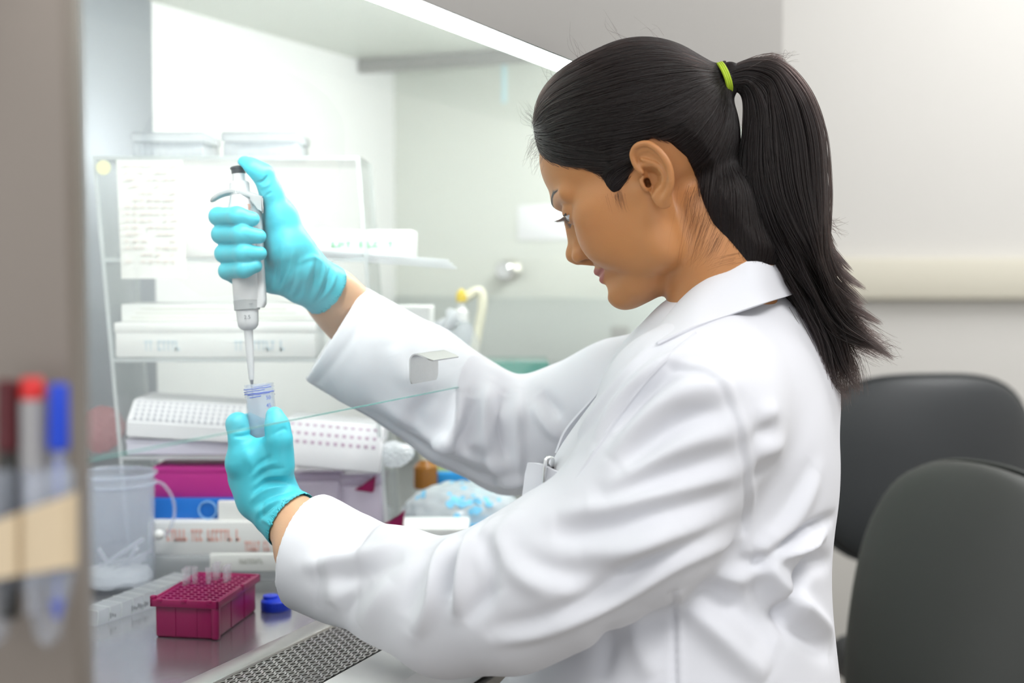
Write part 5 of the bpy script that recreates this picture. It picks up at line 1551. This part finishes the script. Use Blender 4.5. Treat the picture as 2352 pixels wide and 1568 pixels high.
fg_tube(-14, 'clear conical tube taped to the post, holding the maroon pen', 2)
bm = bmesh.new(); S = FD / FPX; rows = []
for y0, y1, off in [(1160, 1314, 0)]:
    path = [(-230, .66 - .0005), (-84, .66 - .0005), (-80, FD), (-60, FD - .0125), (-14, FD - .0135), (34, FD - .0122), (46, FD - .008), (60, FD - .0122), (108, FD - .0135), (150, FD - .0122), (168, FD - .006), (172, FD), (175, FD + .016), (178, .664)]
    cs = catmull([Vector((x, d, 0)) for x, d in path], 90)
    for f in (0, .33, .66, 1):
        rows.append([P(c.x, y0 + (y1 - y0) * f + (c.x - 90) * (-.36 * (1 - f) - .16 * f), c.y) for c in cs])
sheet(bm, rows, .0004); o = bm_obj('masking_tape', bm, M_tape); tag(o, 'cream masking tape strip wrapped round tubes on the steel post', 'tape')
# ================================================================== ACRYLIC RACK AND WHAT STANDS IN THE CHAMBER
RD, RB = 1.66, 1.80           # front and rear of the rack
def RZ(y, d=RD): return P(1176, y, d).z
zlv = [RZ(358), RZ(592), RZ(824), RZ(1052)]
zbot = Z_WS
XL_T, XR_T = P(216, 358, RD).x, P(822, 358, RD).x
XL_B, XR_B = P(286, 1300, RD).x, P(892, 1300, RD).x
def xl(z): f = (z - zbot) / (zlv[0] - zbot); return XL_B + (XL_T - XL_B) * f
def xr_(z): f = (z - zbot) / (zlv[0] - zbot); return XR_B + (XR_T - XR_B) * f
YF, YB = P(0, 358, RD).y, P(0, 358, RB).y
rack = empty('acrylic_rack', Vector(((XL_B + XR_B) / 2, (YF + YB) / 2, zbot)), 'clear acrylic shelf rack with four levels inside the cabinet, loaded with white boxes', 'rack')
def plate(nm, c8, m):
    bm = bmesh.new(); v = [bm.verts.new(p) for p in c8]
    for q in ((0, 1, 2, 3), (7, 6, 5, 4), (0, 4, 5, 1), (1, 5, 6, 2), (2, 6, 7, 3), (3, 7, 4, 0)): bm.faces.new([v[i] for i in q])
    return bm_obj(nm, bm, m, rack, smooth=False)
T_ = .005
for xf, nm in ((xl, 'side_wall'), (xr_, 'side_wall')):
    plate(nm, [Vector((xf(z) + dx, y, z)) for z in (zbot, zlv[0]) for (dx, y) in ((-T_ / 2, YF), (T_ / 2, YF), (T_ / 2, YB), (-T_ / 2, YB))], M_acryl)
    plate('polished_edge', [Vector((xf(z) + dx, y, z)) for z in (zbot, zlv[0]) for (dx, y) in ((-T_ / 2, YF - .001), (T_ / 2, YF - .001), (T_ / 2, YF - .0002), (-T_ / 2, YF - .0002))], M_acedge)
    plate('polished_edge', [Vector((xf(z) + dx, y, z)) for z in (zbot, zlv[0]) for (dx, y) in ((-T_ / 2, YB + .0002), (T_ / 2, YB + .0002), (T_ / 2, YB + .001), (-T_ / 2, YB + .001))], M_acedge)
for i, z in enumerate(zlv):
    a, b = xl(z), xr_(z)
    plate('shelf', [Vector((x, y, zz)) for zz in (z - T_, z) for (x, y) in ((a, YF), (b, YF), (b, YB), (a, YB))], M_acryl)
    plate('shelf_edge', [Vector((x, y, zz)) for zz in (z - T_, z) for (x, y) in ((a, YF - .0012), (b, YF - .0012), (b, YF - .0002), (a, YF - .0002))], M_acedge)

def W(x, y, d): return P(x, y, d)
def slab(name, px0, py0, px1, py1, d0, d1, m, zfloor=None, yaw=0, bev=.002):
    """box filling a stretch of the picture at its own front distance d0, back d1; stands on zfloor when given"""
    a, b = P(px0, py0, d0), P(px1, py1, d0)
    z0 = b.z if zfloor is None else zfloor
    y0 = P((px0 + px1) / 2, (py0 + py1) / 2, d0).y; y1 = y0 + d1 - d0
    c = Vector(((a.x + b.x) / 2, (y0 + y1) / 2, z0))
    M = Matrix.Translation(c) @ Matrix.Rotation(yaw, 4, 'Z')
    hw, hd, hh = (b.x - a.x) / 2, (y1 - y0) / 2, a.z - z0
    return M, hw, hd, hh
def box_thing(name, label, cat, dims, m, parts=(), group=None, bev=.002, lid=None):
    M, hw, hd, hh = dims
    root = empty(name, M.translation, label, cat, group)
    bm = bmesh.new(); bx(bm, (-hw, -hd, 0), (hw, hd, hh), M, bev); bm_obj('box', bm, m, root)
    if lid:
        bm = bmesh.new(); bx(bm, (-hw - .001, -hd - .001, hh * lid), (hw + .001, hd + .001, hh + .0008), M, bev); bm_obj('lid', bm, m, root)
    return root, M, hw, hd, hh
def marks(root, M, hw, hd, spec, m, name='print'):
    """illegible rows of print on the front of a box: (x0, x1, z0, z1, n)"""
    bm = bmesh.new(); rr = random.Random(len(name) + int(hw * 1e5))
    for x0, x1, z0, z1, n in spec:
        st = (x1 - x0) / n
        for k in range(n):
            if rr.random() < .12 and n > 3: continue
            xa = x0 + st * k; q = st * .30; h = z1 - z0
            for (fa, fb, ga, gb) in rr.choice(([(0, 1, 0, .3), (0, .4, 0, 1)], [(0, .35, 0, 1), (.5, .8, .2, 1)], [(0, .8, .75, 1), (.25, .55, 0, .8)], [(0, .75, 0, .28), (0, .75, .72, 1), (0, .3, .2, .8)])):
                bx(bm, (xa + st * fa, -hd - .0005, z0 + h * ga), (xa + st * fb, -hd + .0002, z0 + h * gb), M)
    return bm_obj(name, bm, m, root, smooth=False)

# clear trays on the top shelf
M_tray = clear_mat('tray_plastic', (.97, .98, .99), .38, .12, (.92, .95, .99), 1.35)
for (x0, x1, lab) in ((303, 468, 'near the rack corner'), (512, 683, 'behind the raised thumb')):
    dims = slab('', x0, 303, x1, 352, 1.69, 1.785, None, zlv[0])
    root = empty('clear_tray', dims[0].translation, 'clear lidded tray on top of the acrylic rack, ' + lab, 'tray', 'clear trays on the rack')
    M, hw, hd, hh = dims
    bm = bmesh.new(); bx(bm, (-hw, -hd, .0005), (hw, hd, hh * .62), M, .003); bm_obj('base', bm, M_tray, root)
    bm = bmesh.new(); bx(bm, (-hw - .002, -hd - .002, hh * .62), (hw + .002, hd + .002, hh), M, .003); bm_obj('lid', bm, M_tray, root)
    bm = bmesh.new()
    for k in range(11): bx(bm, (-hw + (k + .5) * hw / 5.5 - .0012, -hd - .0007, .003), (-hw + (k + .5) * hw / 5.5 + .0012, -hd + .0003, hh * .58), M)
    bm_obj('rib', bm, M_tray, root)
# paper sheet on the rack front
a, b = P(262, 366, RD - .012), P(415, 640, RD - .012)
root = empty('paper_sheet', a, 'cream sheet of faint red print hung on the front of the acrylic rack', 'paper')
bm = bmesh.new(); sheet(bm, [[Vector((a.x + (b.x - a.x) * k / 8 + .004 * f, YF - .003 - .003 * math.sin(k / 8 * PI) * f, a.z + (b.z - a.z) * f)) for k in range(9)] for f in (0, .25, .5, .75, 1)], .0004); bm_obj('sheet', bm, M_paper, root)
bm = bmesh.new(); rr = random.Random(3); M_faint = mat('faint_print', (.78, .70, .66), rough=.9)
for r in range(15):
    z = a.z - .006 - r * (a.z - b.z - .02) / 15
    for k in range(7):
        if rr.random() < .75: x = a.x + .010 + k * .0095 + rr.uniform(0, .002); bx(bm, (x, YF - .0078, z - .0022), (x + rr.uniform(.004, .008), YF - .0075, z), None)
bm_obj('print', bm, M_faint, root, smooth=False)
bm = bmesh.new(); lathe(bm, [(.009, 0), (.009, .0006)], Matrix.Translation((P(239, 385, RD).x, YF - .003, P(239, 385, RD).z)) @ Matrix.Rotation(PI / 2, 4, 'X'), 24)
o = bm_obj('round_sticker', bm, mat('pale_yellow_sticker', (.80, .78, .50), rough=.8)); tag(o, 'pale yellow round sticker at the top corner of the acrylic rack', 'sticker')
# second level: long white carton and a pad sticking out
root, M, hw, hd, hh = box_thing('white_carton', 'long white carton with faint green print on the second rack level, beyond the raised wrist', 'box', slab('', 416, 528, 946, 578, 1.69, 1.78, None, zlv[1] + .0005), M_carton)
marks(root, M, hw, hd, [(hw * .18, hw * .85, hh * .36, hh * .58, 11)], M_print_g)
root, M, hw, hd, hh = box_thing('white_carton', 'thin white box standing by the paper sheet on the second rack level', 'box', slab('', 420, 536, 520, 590, 1.665, 1.685, None, zlv[1] + .0005), M_carton)
p = P(1046, 598, 1.70)
padM = Matrix.Translation(P(880, 590, 1.70)) @ Matrix.Rotation(math.radians(3), 4, 'Z') @ Matrix.Rotation(math.radians(4.5), 4, 'Y')
pad = empty('white_pad', P(880, 590, 1.70), 'stack of thin white sheets jutting out past the rack end under the green-print carton', 'pad')
bm = bmesh.new(); 
for k in range(3): bx(bm, (-.09 + .004 * k, -.03, -.008 + k * .004), (.094 - .005 * k, .05, -.005 + k * .004), padM, .0006)
bm_obj('sheets', bm, M_bag, pad)
# third level
root, M, hw, hd, hh = box_thing('foam_box', 'wide white lidded box filling the third rack level', 'box', slab('', 264, 742, 722, 812, 1.675, 1.78, None, zlv[2] + .0005), M_carton, lid=.72)
M_pp = mat('pale_print', (.62, .70, .74)); marks(root, M, hw, hd, [(-hw * .75, -hw * .35, hh * .2, hh * .5, 9)], M_pp); marks(root, M, hw, hd, [(hw * .15, hw * .7, hh * .2, hh * .5, 12)], M_pp)
zf = zlv[2] + .0005 + hh + .001
root, M, hw, hd, hh = box_thing('foam_tray', 'flat white tray stacked on the wide lidded box of the third rack level', 'tray', slab('', 278, 698, 735, 744, 1.69, 1.77, None, zf), M_carton)
bm = bmesh.new(); 
for k in range(3): bx(bm, (-hw * .9 + .006 * k, -hd - .0005, hh * (.2 + .25 * k)), (hw * (.86 - .1 * k), -hd + .0002, hh * (.28 + .25 * k)), M)
bm_obj('ridge', bm, mat('off_white', (.70, .70, .64)), root)
root, M, hw, hd, hh = box_thing('white_carton', 'white carton on the third rack level showing past the cuff of the raised sleeve', 'box', slab('', 880, 706, 986, 800, 1.74, 1.85, None, None), M_carton)
bm = bmesh.new(); bx(bm, (-hw - .10, -.02, -.004), (hw + .004, .10, -.001), M, .001); o = bm_obj('shelf_extension', bm, M_acryl); tag(o, 'clear acrylic plate carrying the white carton past the raised cuff', 'shelf')
bm = bmesh.new(); rr = random.Random(8)
pts = [P(985, 770, 1.78), P(1005, 760, 1.775), P(1030, 735, 1.78), P(1045, 725, 1.785)]
for k in range(7): tube(bm, catmull([q + Vector((rr.uniform(-.008, .008), rr.uniform(-.01, .01), rr.uniform(-.010, .010))) for q in pts], 12), rr.uniform(.003, .007), 7)
o = bm_obj('crumpled_film', bm, M_bag); tag(o, 'crumpled clear film stuck out beside the white carton past the raised cuff', 'film')
# fourth level: white tip racks with rows of holes, one tilted, and a bag
def tip_rack(x0, x1, yt, yb, d0, d1, zf, label, tilt, m_body, m_dot, rows=4, cols=14):
    dims = slab('', x0, yt, x1, yb, d0, d1, None, zf); M, hw, hd, hh = dims
    M = M @ Matrix.Rotation(tilt, 4, 'Y')
    root = empty('white_tip_rack', M.translation, label, 'tip rack', 'white tip racks on the fourth level')
    bm = bmesh.new(); v = []
    for z, ins in ((0, 0), (hh * .45, 0), (hh, .25)):
        v.append([bm.verts.new(M @ Vector(q)) for q in ((-hw * (1 - ins * .12), -hd + ins * hd * 1.6, z), (hw * (1 - ins * .12), -hd + ins * hd * 1.6, z), (hw * (1 - ins * .12), hd, z), (-hw * (1 - ins * .12), hd, z))])
    for A_, B_ in zip(v[:-1], v[1:]):
        for q in range(4): bm.faces.new((A_[q], A_[(q + 1) % 4], B_[(q + 1) % 4], B_[q]))
    bm.faces.new(v[0][::-1]); bm.faces.new(v[-1])
    bmesh.ops.bevel(bm, geom=list(bm.edges), offset=.002, segments=2, affect='EDGES'); bm_obj('body', bm, m_body, root)
    bm = bmesh.new()
    for r in range(rows):
        for c in range(cols):
            f = (r + .5) / rows; x = (-hw + (c + .7) * 2 * hw / (cols + .4)) * .94; z = hh * (.47 + .50 * f); y = -hd + .25 * hd * 1.6 * f - .0006
            bx(bm, (x - .0022, y - .0005, z - .0022), (x + .0022, y + .0006, z + .0022), M)
    bm_obj('hole_grid', bm, m_dot, root, smooth=False)
    return root, M, hw, hd, hh
M_dotg = mat('grey_hole', (.60, .60, .64), rough=.8); M_dotp = mat('pink_hole', (.68, .52, .64), rough=.8)
M_tr = mat('rack_white', (.78, .77, .79), rough=.5)
tip_rack(288, 560, 926, 1012, 1.675, 1.78, RZ(1012, 1.675), 'white tip rack tilted on the fourth rack level, left of the lower glove', math.radians(3.5), M_tr, M_dotg, 5, 17)
tip_rack(640, 872, 972, 1084, 1.67, 1.76, zlv[3] - .016, 'white tip rack with pinkish holes on the fourth rack level, right of the lower glove', math.radians(5), M_tr, M_dotp, 3, 12)
root, M, hw, hd, hh = box_thing('lavender_box', 'pale lavender box under the tilted tip rack on the fourth rack level', 'box', slab('', 290, 1010, 560, 1046, 1.685, 1.775, None, zlv[3] + .0005), mat('lavender', (.72, .69, .79), rough=.5), lid=.75)
bm = bmesh.new(); rr = random.Random(5)
def crumple(center, r, n, m, name, amp=.35, squash=(1, .6, .6), seed=1, sub=4):
    bm = bmesh.new(); bmesh.ops.create_icosphere(bm, subdivisions=sub, radius=1.0); rs = random.Random(seed)
    ds = [(Vector((rs.gauss(0, 1), rs.gauss(0, 1), rs.gauss(0, 1))).normalized(), rs.uniform(.4, 1)) for _ in range(n)]
    for v in bm.verts:
        u = v.co.normalized(); k = 1 + amp * sum(w_ * (abs(u.dot(d_)) ** 6 - .25) for d_, w_ in ds) / math.sqrt(n)
        k += amp * .25 * math.sin(u.x * 13 + seed) * math.sin(u.y * 11) * math.sin(u.z * 12 + 2 * seed)
        v.co = center + Vector((u.x * squash[0], u.y * squash[1], u.z * squash[2])) * r * k
    return bm
bm = crumple(P(905, 1043, 1.70), .026, 16, None, '', .5, (1.15, .7, .7), 3); o = bm_obj('plastic_bag', bm, M_bag); tag(o, 'crumpled white plastic bag beyond the pinkish tip rack, under the raised sleeve', 'bag')
# bottom level
root, M, hw, hd, hh = box_thing('magenta_box', 'deep magenta storage box on the blue tray behind the bucket', 'box', slab('', 352, 1072, 560, 1144, 1.69, 1.78, None, None), M_magc, lid=.8)
zb_ = M.translation.z
root, M, hw, hd, hh = box_thing('blue_tray', 'bright blue tray under the magenta box behind the bucket', 'tray', slab('', 345, 1144, 560, 1198, 1.685, 1.785, None, None), M_blue)
bm = bmesh.new(); lathe(bm, [(.010, 0), (.012, .0), (.012, .002), (.010, .002)], Matrix.Translation((P(478, 1170, 1.684).x, P(478, 1170, 1.684).y - .0015, P(478, 1170, 1.684).z)) @ Matrix.Rotation(PI / 2, 4, 'X'), 28, capb=False, capt=False); bm_obj('round_mark', bm, mat('light_blue', (.25, .50, .85)), root)
zt_ = M.translation.z
root, M, hw, hd, hh = box_thing('long_carton', 'long white carton with red print lying across the steel behind the tip box', 'box', slab('', 340, 1198, 646, 1275, 1.665, 1.775, None, None), M_carton)
marks(root, M, hw, hd, [(-hw * .72, hw * .38, hh * .42, hh * .78, 18), (hw * .45, hw * .92, hh * .12, hh * .42, 10), (-hw * .85, -hw * .80, hh * .5, hh * .7, 1)], M_print_r)
zc_ = M.translation.z
root, M, hw, hd, hh = box_thing('clear_slab', 'clear plastic lid under the red-print carton, on the steel', 'lid', slab('', 330, 1276, 900, 1310, 1.66, 1.78, None, Z_WS + .0003), M_tray)
root, M, hw, hd, hh = box_thing('label_card', 'cream label card standing behind the tips of the magenta box', 'card', slab('', 482, 1272, 650, 1312, 1.645, 1.652, None, None), M_paper, bev=.0008)
marks(root, M, hw, hd, [(-hw * .25, hw * .45, hh * .45, hh * .75, 12)], mat('faint_grey_print', (.55, .55, .50)))
root, M, hw, hd, hh = box_thing('white_carton', 'small white carton with a red corner beside the blue tray, behind the lower glove', 'box', slab('', 500, 1150, 562, 1198, 1.675, 1.684, None, None), M_carton)
# lavender boxes beyond the lower glove
for (x0, y0, x1, y1, d, lab) in ((668, 1088, 778, 1200, 1.70, 'nearer the lower glove'), (784, 1096, 876, 1225, 1.69, 'under the pinkish tip rack end')):
    M, hw, hd, hh = slab('', x0, y0, x1, y1, d, d + .08, None, None)
    root = empty('lavender_tub', M.translation, 'hazy lavender plastic tub between the two sleeves, ' + lab, 'tub', 'lavender tubs')
    bm = bmesh.new(); bx(bm, (-hw, -hd, 0), (hw, hd, hh * .85), M, .004, 3); bm_obj('tub', bm, M_lav, root)
    bm = bmesh.new(); bx(bm, (-hw - .002, -hd - .002, hh * .85), (hw + .002, hd + .002, hh), M, .003); bm_obj('lid', bm, M_lav, root)
for (x, y, d, s, lab) in ((838, 1112, 1.68, .012, 'on the lavender tub'), (900, 1197, 1.66, .014, 'just above the lower sleeve')):
    bm = bmesh.new(); c = P(x, y, d)
    tri = [(-1.2, -.6), (.9, -.9), (1.1, .95), (.2, .1)]
    A_ = [bm.verts.new(c + C_R * q[0] * s + C_U * q[1] * s) for q in tri]; B_ = [bm.verts.new(c + C_R * q[0] * s + C_U * q[1] * s + C_F * .02) for q in tri]
    bm.faces.new(A_); bm.faces.new(B_[::-1])
    for k in range(4): bm.faces.new((A_[k], A_[(k + 1) % 4], B_[(k + 1) % 4], B_[k]))
    bmesh.ops.bevel(bm, geom=list(bm.edges), offset=.0015, segments=2, affect='EDGES')
    o = bm_obj('magenta_wedge', bm, M_mag); tag(o, 'small magenta plastic wedge ' + lab, 'plastic piece', 'magenta pieces')
# bag of wipes with blue print, and what lies on it
bm = crumple(P(1060, 1180, 1.80), .080, 22, None, '', .16, (1.05, .8, .60), 11, 5)
wr = bm_obj('wipes_bag', bm, M_bag); tag(wr, 'puffy clear bag printed with sky blue blots, between the two sleeves', 'bag')
rr = random.Random(9)
bvw = BVHTree.FromPolygons([tuple(v.co) for v in wr.data.vertices], [tuple(p.vertices) for p in wr.data.polygons])
for k in range(34):
    if k in (0, 5): bm = bmesh.new()
    x, y = (rr.gauss(1082, 34), rr.gauss(1150, 18)) if k > 4 else (rr.gauss(962, 10), rr.gauss(1128, 8))
    h = bvw.ray_cast(CAM, ray(x, y))
    if h[0]:
        c = h[0] - ray(x, y) * .0012; n_ = h[1].normalized(); t1 = n_.orthogonal().normalized(); t2 = n_.cross(t1); r_ = rr.uniform(.003, .0068)
        ring = [bm.verts.new(c + (t1 * math.cos(a_) + t2 * math.sin(a_)) * r_ * rr.uniform(.8, 1.1)) for a_ in [2 * PI * q / 12 for q in range(12)]]; bm.faces.new(ring)
    if k in (4, 33): bm_obj('blue_print', bm, M_print_lb, wr, smooth=False)
root, M, hw, hd, hh = box_thing('blue_packet', 'flat bright blue packet behind the puffy bag, below the raised sleeve', 'packet', slab('', 985, 1086, 1200, 1128, 1.875, 1.94, None, None), mat('azure', (.02, .28, .66), rough=.5))
root, M, hw, hd, hh = box_thing('blue_box', 'blue box low behind the puffy bag, showing above the near elbow', 'box', slab('', 1050, 1205, 1150, 1245, 1.73, 1.80, None, None), mat('azure_dull', (.10, .38, .62), rough=.5))
root, M, hw, hd, hh = box_thing('yellow_packet', 'small pale yellow packet on the blue packet below the raised sleeve', 'packet', slab('', 1002, 1064, 1048, 1086, 1.89, 1.93, None, None), mat('pale_yellow', (.75, .74, .25), rough=.5))
root, M, hw, hd, hh = box_thing('white_tray', 'low white tray in front of the puffy bag, above the lower sleeve', 'tray', slab('', 900, 1214, 1075, 1260, 1.66, 1.74, None, None), M_carton)
am = empty('amber_bottle', P(978, 1090, 1.86), 'small amber bottle under the raised sleeve, beside the yellow packet', 'bottle')
bm = bmesh.new(); lathe(bm, [(.016, 0), (.017, .002), (.017, .03), (.008, .04)], Matrix.Translation(P(978, 1120, 1.86)), 24); bm_obj('bottle', bm, M_amber, am)
bm = bmesh.new(); lathe(bm, [(.009, .04), (.009, .052)], Matrix.Translation(P(978, 1120, 1.86)), 24); bm_obj('cap', bm, M_cream, am)
# wash bottle near the end panel
sq = P(1060, 850, 1.98); wb = empty('wash_bottle', sq, 'squeeze wash bottle with a yellow cap and bent spout, at the back of the chamber', 'bottle')
k_ = 1.98 / FPX
Mw = Matrix.Translation(sq)
bm = bmesh.new(); lathe(bm, [(38 * k_, -60 * k_), (42 * k_, -55 * k_), (42 * k_, 70 * k_), (24 * k_, 105 * k_), (14 * k_, 112 * k_)], Mw, 32); bm_obj('bottle', bm, M_milky, wb)
bm = bmesh.new(); lathe(bm, [(16 * k_, 112 * k_), (16 * k_, 135 * k_), (8 * k_, 142 * k_), (6 * k_, 160 * k_)], Mw, 24); bm_obj('cap', bm, M_white, wb)
bm = bmesh.new(); tube(bm, catmull([sq + Vector((0, 0, 158 * k_)), sq + Vector((0, 0, 172 * k_)), sq + Vector((8 * k_, 0, 178 * k_))], 8), 12 * k_, 12); bm_obj('nozzle_collar', bm, M_yel, wb)
bm = bmesh.new(); tube(bm, catmull([P(1062, 690, 1.98), P(1100, 668, 1.98), P(1108, 700, 1.98), P(1098, 760, 1.98), P(1085, 830, 1.98)], 20), 11 * k_, 10); bm_obj('spout', bm, M_cream, wb)
bm = bmesh.new(); tube(bm, catmull([P(1050, 735, 1.99), P(1020, 740, 1.99), P(1000, 775, 1.99)], 14), 5 * k_, 8); bm_obj('tube', bm, M_bag, wb)
# green block added for the reflection at the far end of the glass
M, hw, hd, hh = slab('', 1112, 832, 1262, 900, 1.78, 1.90, None, None)
bm = bmesh.new(); bx(bm, (-hw, -hd, 0), (hw, hd, hh), M, .003); o = bm_obj('glass_end_block', bm, M_teal); tag(o, 'pale green block added for the green far end of the glass, above the crook of the raised sleeve', 'glass block')
# pink lump added to imitate a red reflection in the glass
bm = crumple(P(232, 985, 1.76), .034, 14, None, '', .35, (1.1, .6, .85), 21); o = bm_obj('pink_reflection', bm, clear_mat('pink_haze', (.95, .78, .80), .45, .2, (.85, .50, .52), 1.3)); tag(o, 'hazy pink lump added for a red reflection in the glass, behind the corner of the acrylic rack, above the bucket', 'bag')

# on the end panel of the chamber
def on_end(px, py): return hit_u(px, py, U_END - .001)
def end_rect(x0, y0, x1, y1, m, name, th=.002, bev=.0006):
    a, b = uvz(on_end(x0, y0)), uvz(on_end(x1, y1))
    bm = bmesh.new(); bx(bm, (U_END - th, min(a[1], b[1]), min(a[2], b[2])), (U_END - .0003, max(a[1], b[1]), max(a[2], b[2])), CAB_ROT, bev); return bm_obj(name, bm, m, cabinet)
o = end_rect(1190, 472, 1318, 550, mat('label_white', (.86, .86, .87), rough=.6), 'wall_label')
o = end_rect(1153, 150, 1163, 236, mat('cyan_edge_line', (.62, .84, .88), rough=.5), 'cyan_strip')  # strip added on the panel for a pale line of glass edge
kn = on_end(1176, 620)
Mk = axis_matrix(kn, kn - UD)
bm = bmesh.new(); lathe(bm, [(.020, 0), (.020, .006), (.010, .010), (.009, .024)], Mk, 28); kb = bm_obj('gas_valve', bm, mat('brass_steel', (.66, .64, .56), rough=.3, metal=1), cabinet)
bm = bmesh.new(); lathe(bm, [(.015, .024), (.018, .028), (.018, .042), (.014, .046)], Mk, 28); bm_obj('knob', bm, M_chrome, kb)
o = None
ou = None
for nm, r, m in (('face_plate', (1376, 742, 1470, 812), mat('plate_grey', (.68, .69, .67), rough=.5)), ('socket', (1406, 748, 1446, 790), mat('socket_grey', (.34, .34, .32), rough=.6)), ('lower_cover', (1380, 786, 1440, 812), M_white)):
    a, b = uvz(on_end(r[0], r[1])), uvz(on_end(r[2], r[3]))
    th = {'face_plate': .003, 'socket': .010, 'lower_cover': .007}[nm]
    bm = bmesh.new(); bx(bm, (U_END - th, min(a[1], b[1]), min(a[2], b[2])), (U_END - .0005, max(a[1], b[1]), max(a[2], b[2])), CAB_ROT, .0015); q_ = bm_obj(nm, bm, m, ou or cabinet); ou = ou or q_
# steel skirting of the chamber walls
zk = uvz(on_end(1300, 684))[2]
bm = bmesh.new(); cab(bm, (U_END - .006, V_F + .03, Z_WS), (U_END, V_BACK, zk), .002); bm_obj('steel_skirt', bm, mat('skirt_grey', (.50, .53, .50), rough=.4, metal=.4), cabinet)
# ================================================================== LIGHT AND CAMERA
cam = bpy.data.cameras.new('camera'); co = bpy.data.objects.new('camera', cam); COL.objects.link(co)
cam.sensor_width = 36; cam.lens = FPX / 2352 * 36
co.location = CAM; co.rotation_euler = (PI / 2 - PITCH, 0, 0)
cam.dof.use_dof = True; cam.dof.focus_distance = 1.27
cam.dof.aperture_fstop = cam.lens / 1000 / 0.0155 
cam.clip_start = .02
SC.camera = co
w = bpy.data.worlds.new('room_light'); SC.world = w; w.use_nodes = True
w.node_tree.nodes['Background'].inputs[0].default_value = (.93, .96, 1.0, 1); w.node_tree.nodes['Background'].inputs[1].default_value = .92
def area(name, loc, tgt, size, e, col=(1, 1, 1)):
    l = bpy.data.lights.new(name, 'AREA'); l.energy = e; l.shape = 'RECTANGLE'; l.size, l.size_y = size; l.color = col
    o = bpy.data.objects.new(name, l); COL.objects.link(o); o.location = loc
    o.rotation_euler = (Vector(tgt) - Vector(loc)).to_track_quat('-Z', 'Y').to_euler()
    o['kind'] = 'helper'
    return o
area('ceiling_panel', (1.0, .4, 2.7), (.5, 1.2, 1.0), (1.2, .6), 26)
area('ceiling_panel', (1.6, 2.3, 2.7), (1.2, 2.3, 0), (1.2, .6), 30)
area('ceiling_panel', (-.5, -.9, 2.65), (.0, 1.2, .95), (1.2, .6), 18)
# the fluorescent tube's light into the chamber
def strip_light(name, c, dr, ln, wd, e, col):
    l = bpy.data.lights.new(name, 'AREA'); l.energy = e; l.shape = 'RECTANGLE'; l.size, l.size_y = wd, ln; l.color = col
    o = bpy.data.objects.new(name, l); COL.objects.link(o)
    z = -dr.normalized(); y = UD; x = y.cross(z).normalized()
    M = Matrix((x, y, z)).transposed().to_4x4(); M.translation = c; o.matrix_world = M; o['kind'] = 'helper'
    return o
strip_light('tube_light', CV((UL0 + UL1) / 2, V_L + .0135, ZL + .0), VD * .8 - Vector((0, 0, .55)), UL1 - UL0 - .05, .024, 14.0, (.97, 1, .985))
SC.view_settings.view_transform = 'Standard'; SC.view_settings.look = 'None'; SC.view_settings.gamma = 1; SC.view_settings.exposure = 0.31
SC.cycles.use_denoising = True
SC.cycles.max_bounces = 7; SC.cycles.transparent_max_bounces = 20; SC.cycles.diffuse_bounces = 3; SC.cycles.glossy_bounces = 3; SC.cycles.transmission_bounces = 5
SC.cycles.use_adaptive_sampling = True; SC.cycles.adaptive_threshold = .12
SC.cycles.sample_clamp_indirect = 6.0
SC.cycles.caustics_reflective = False; SC.cycles.caustics_refractive = False
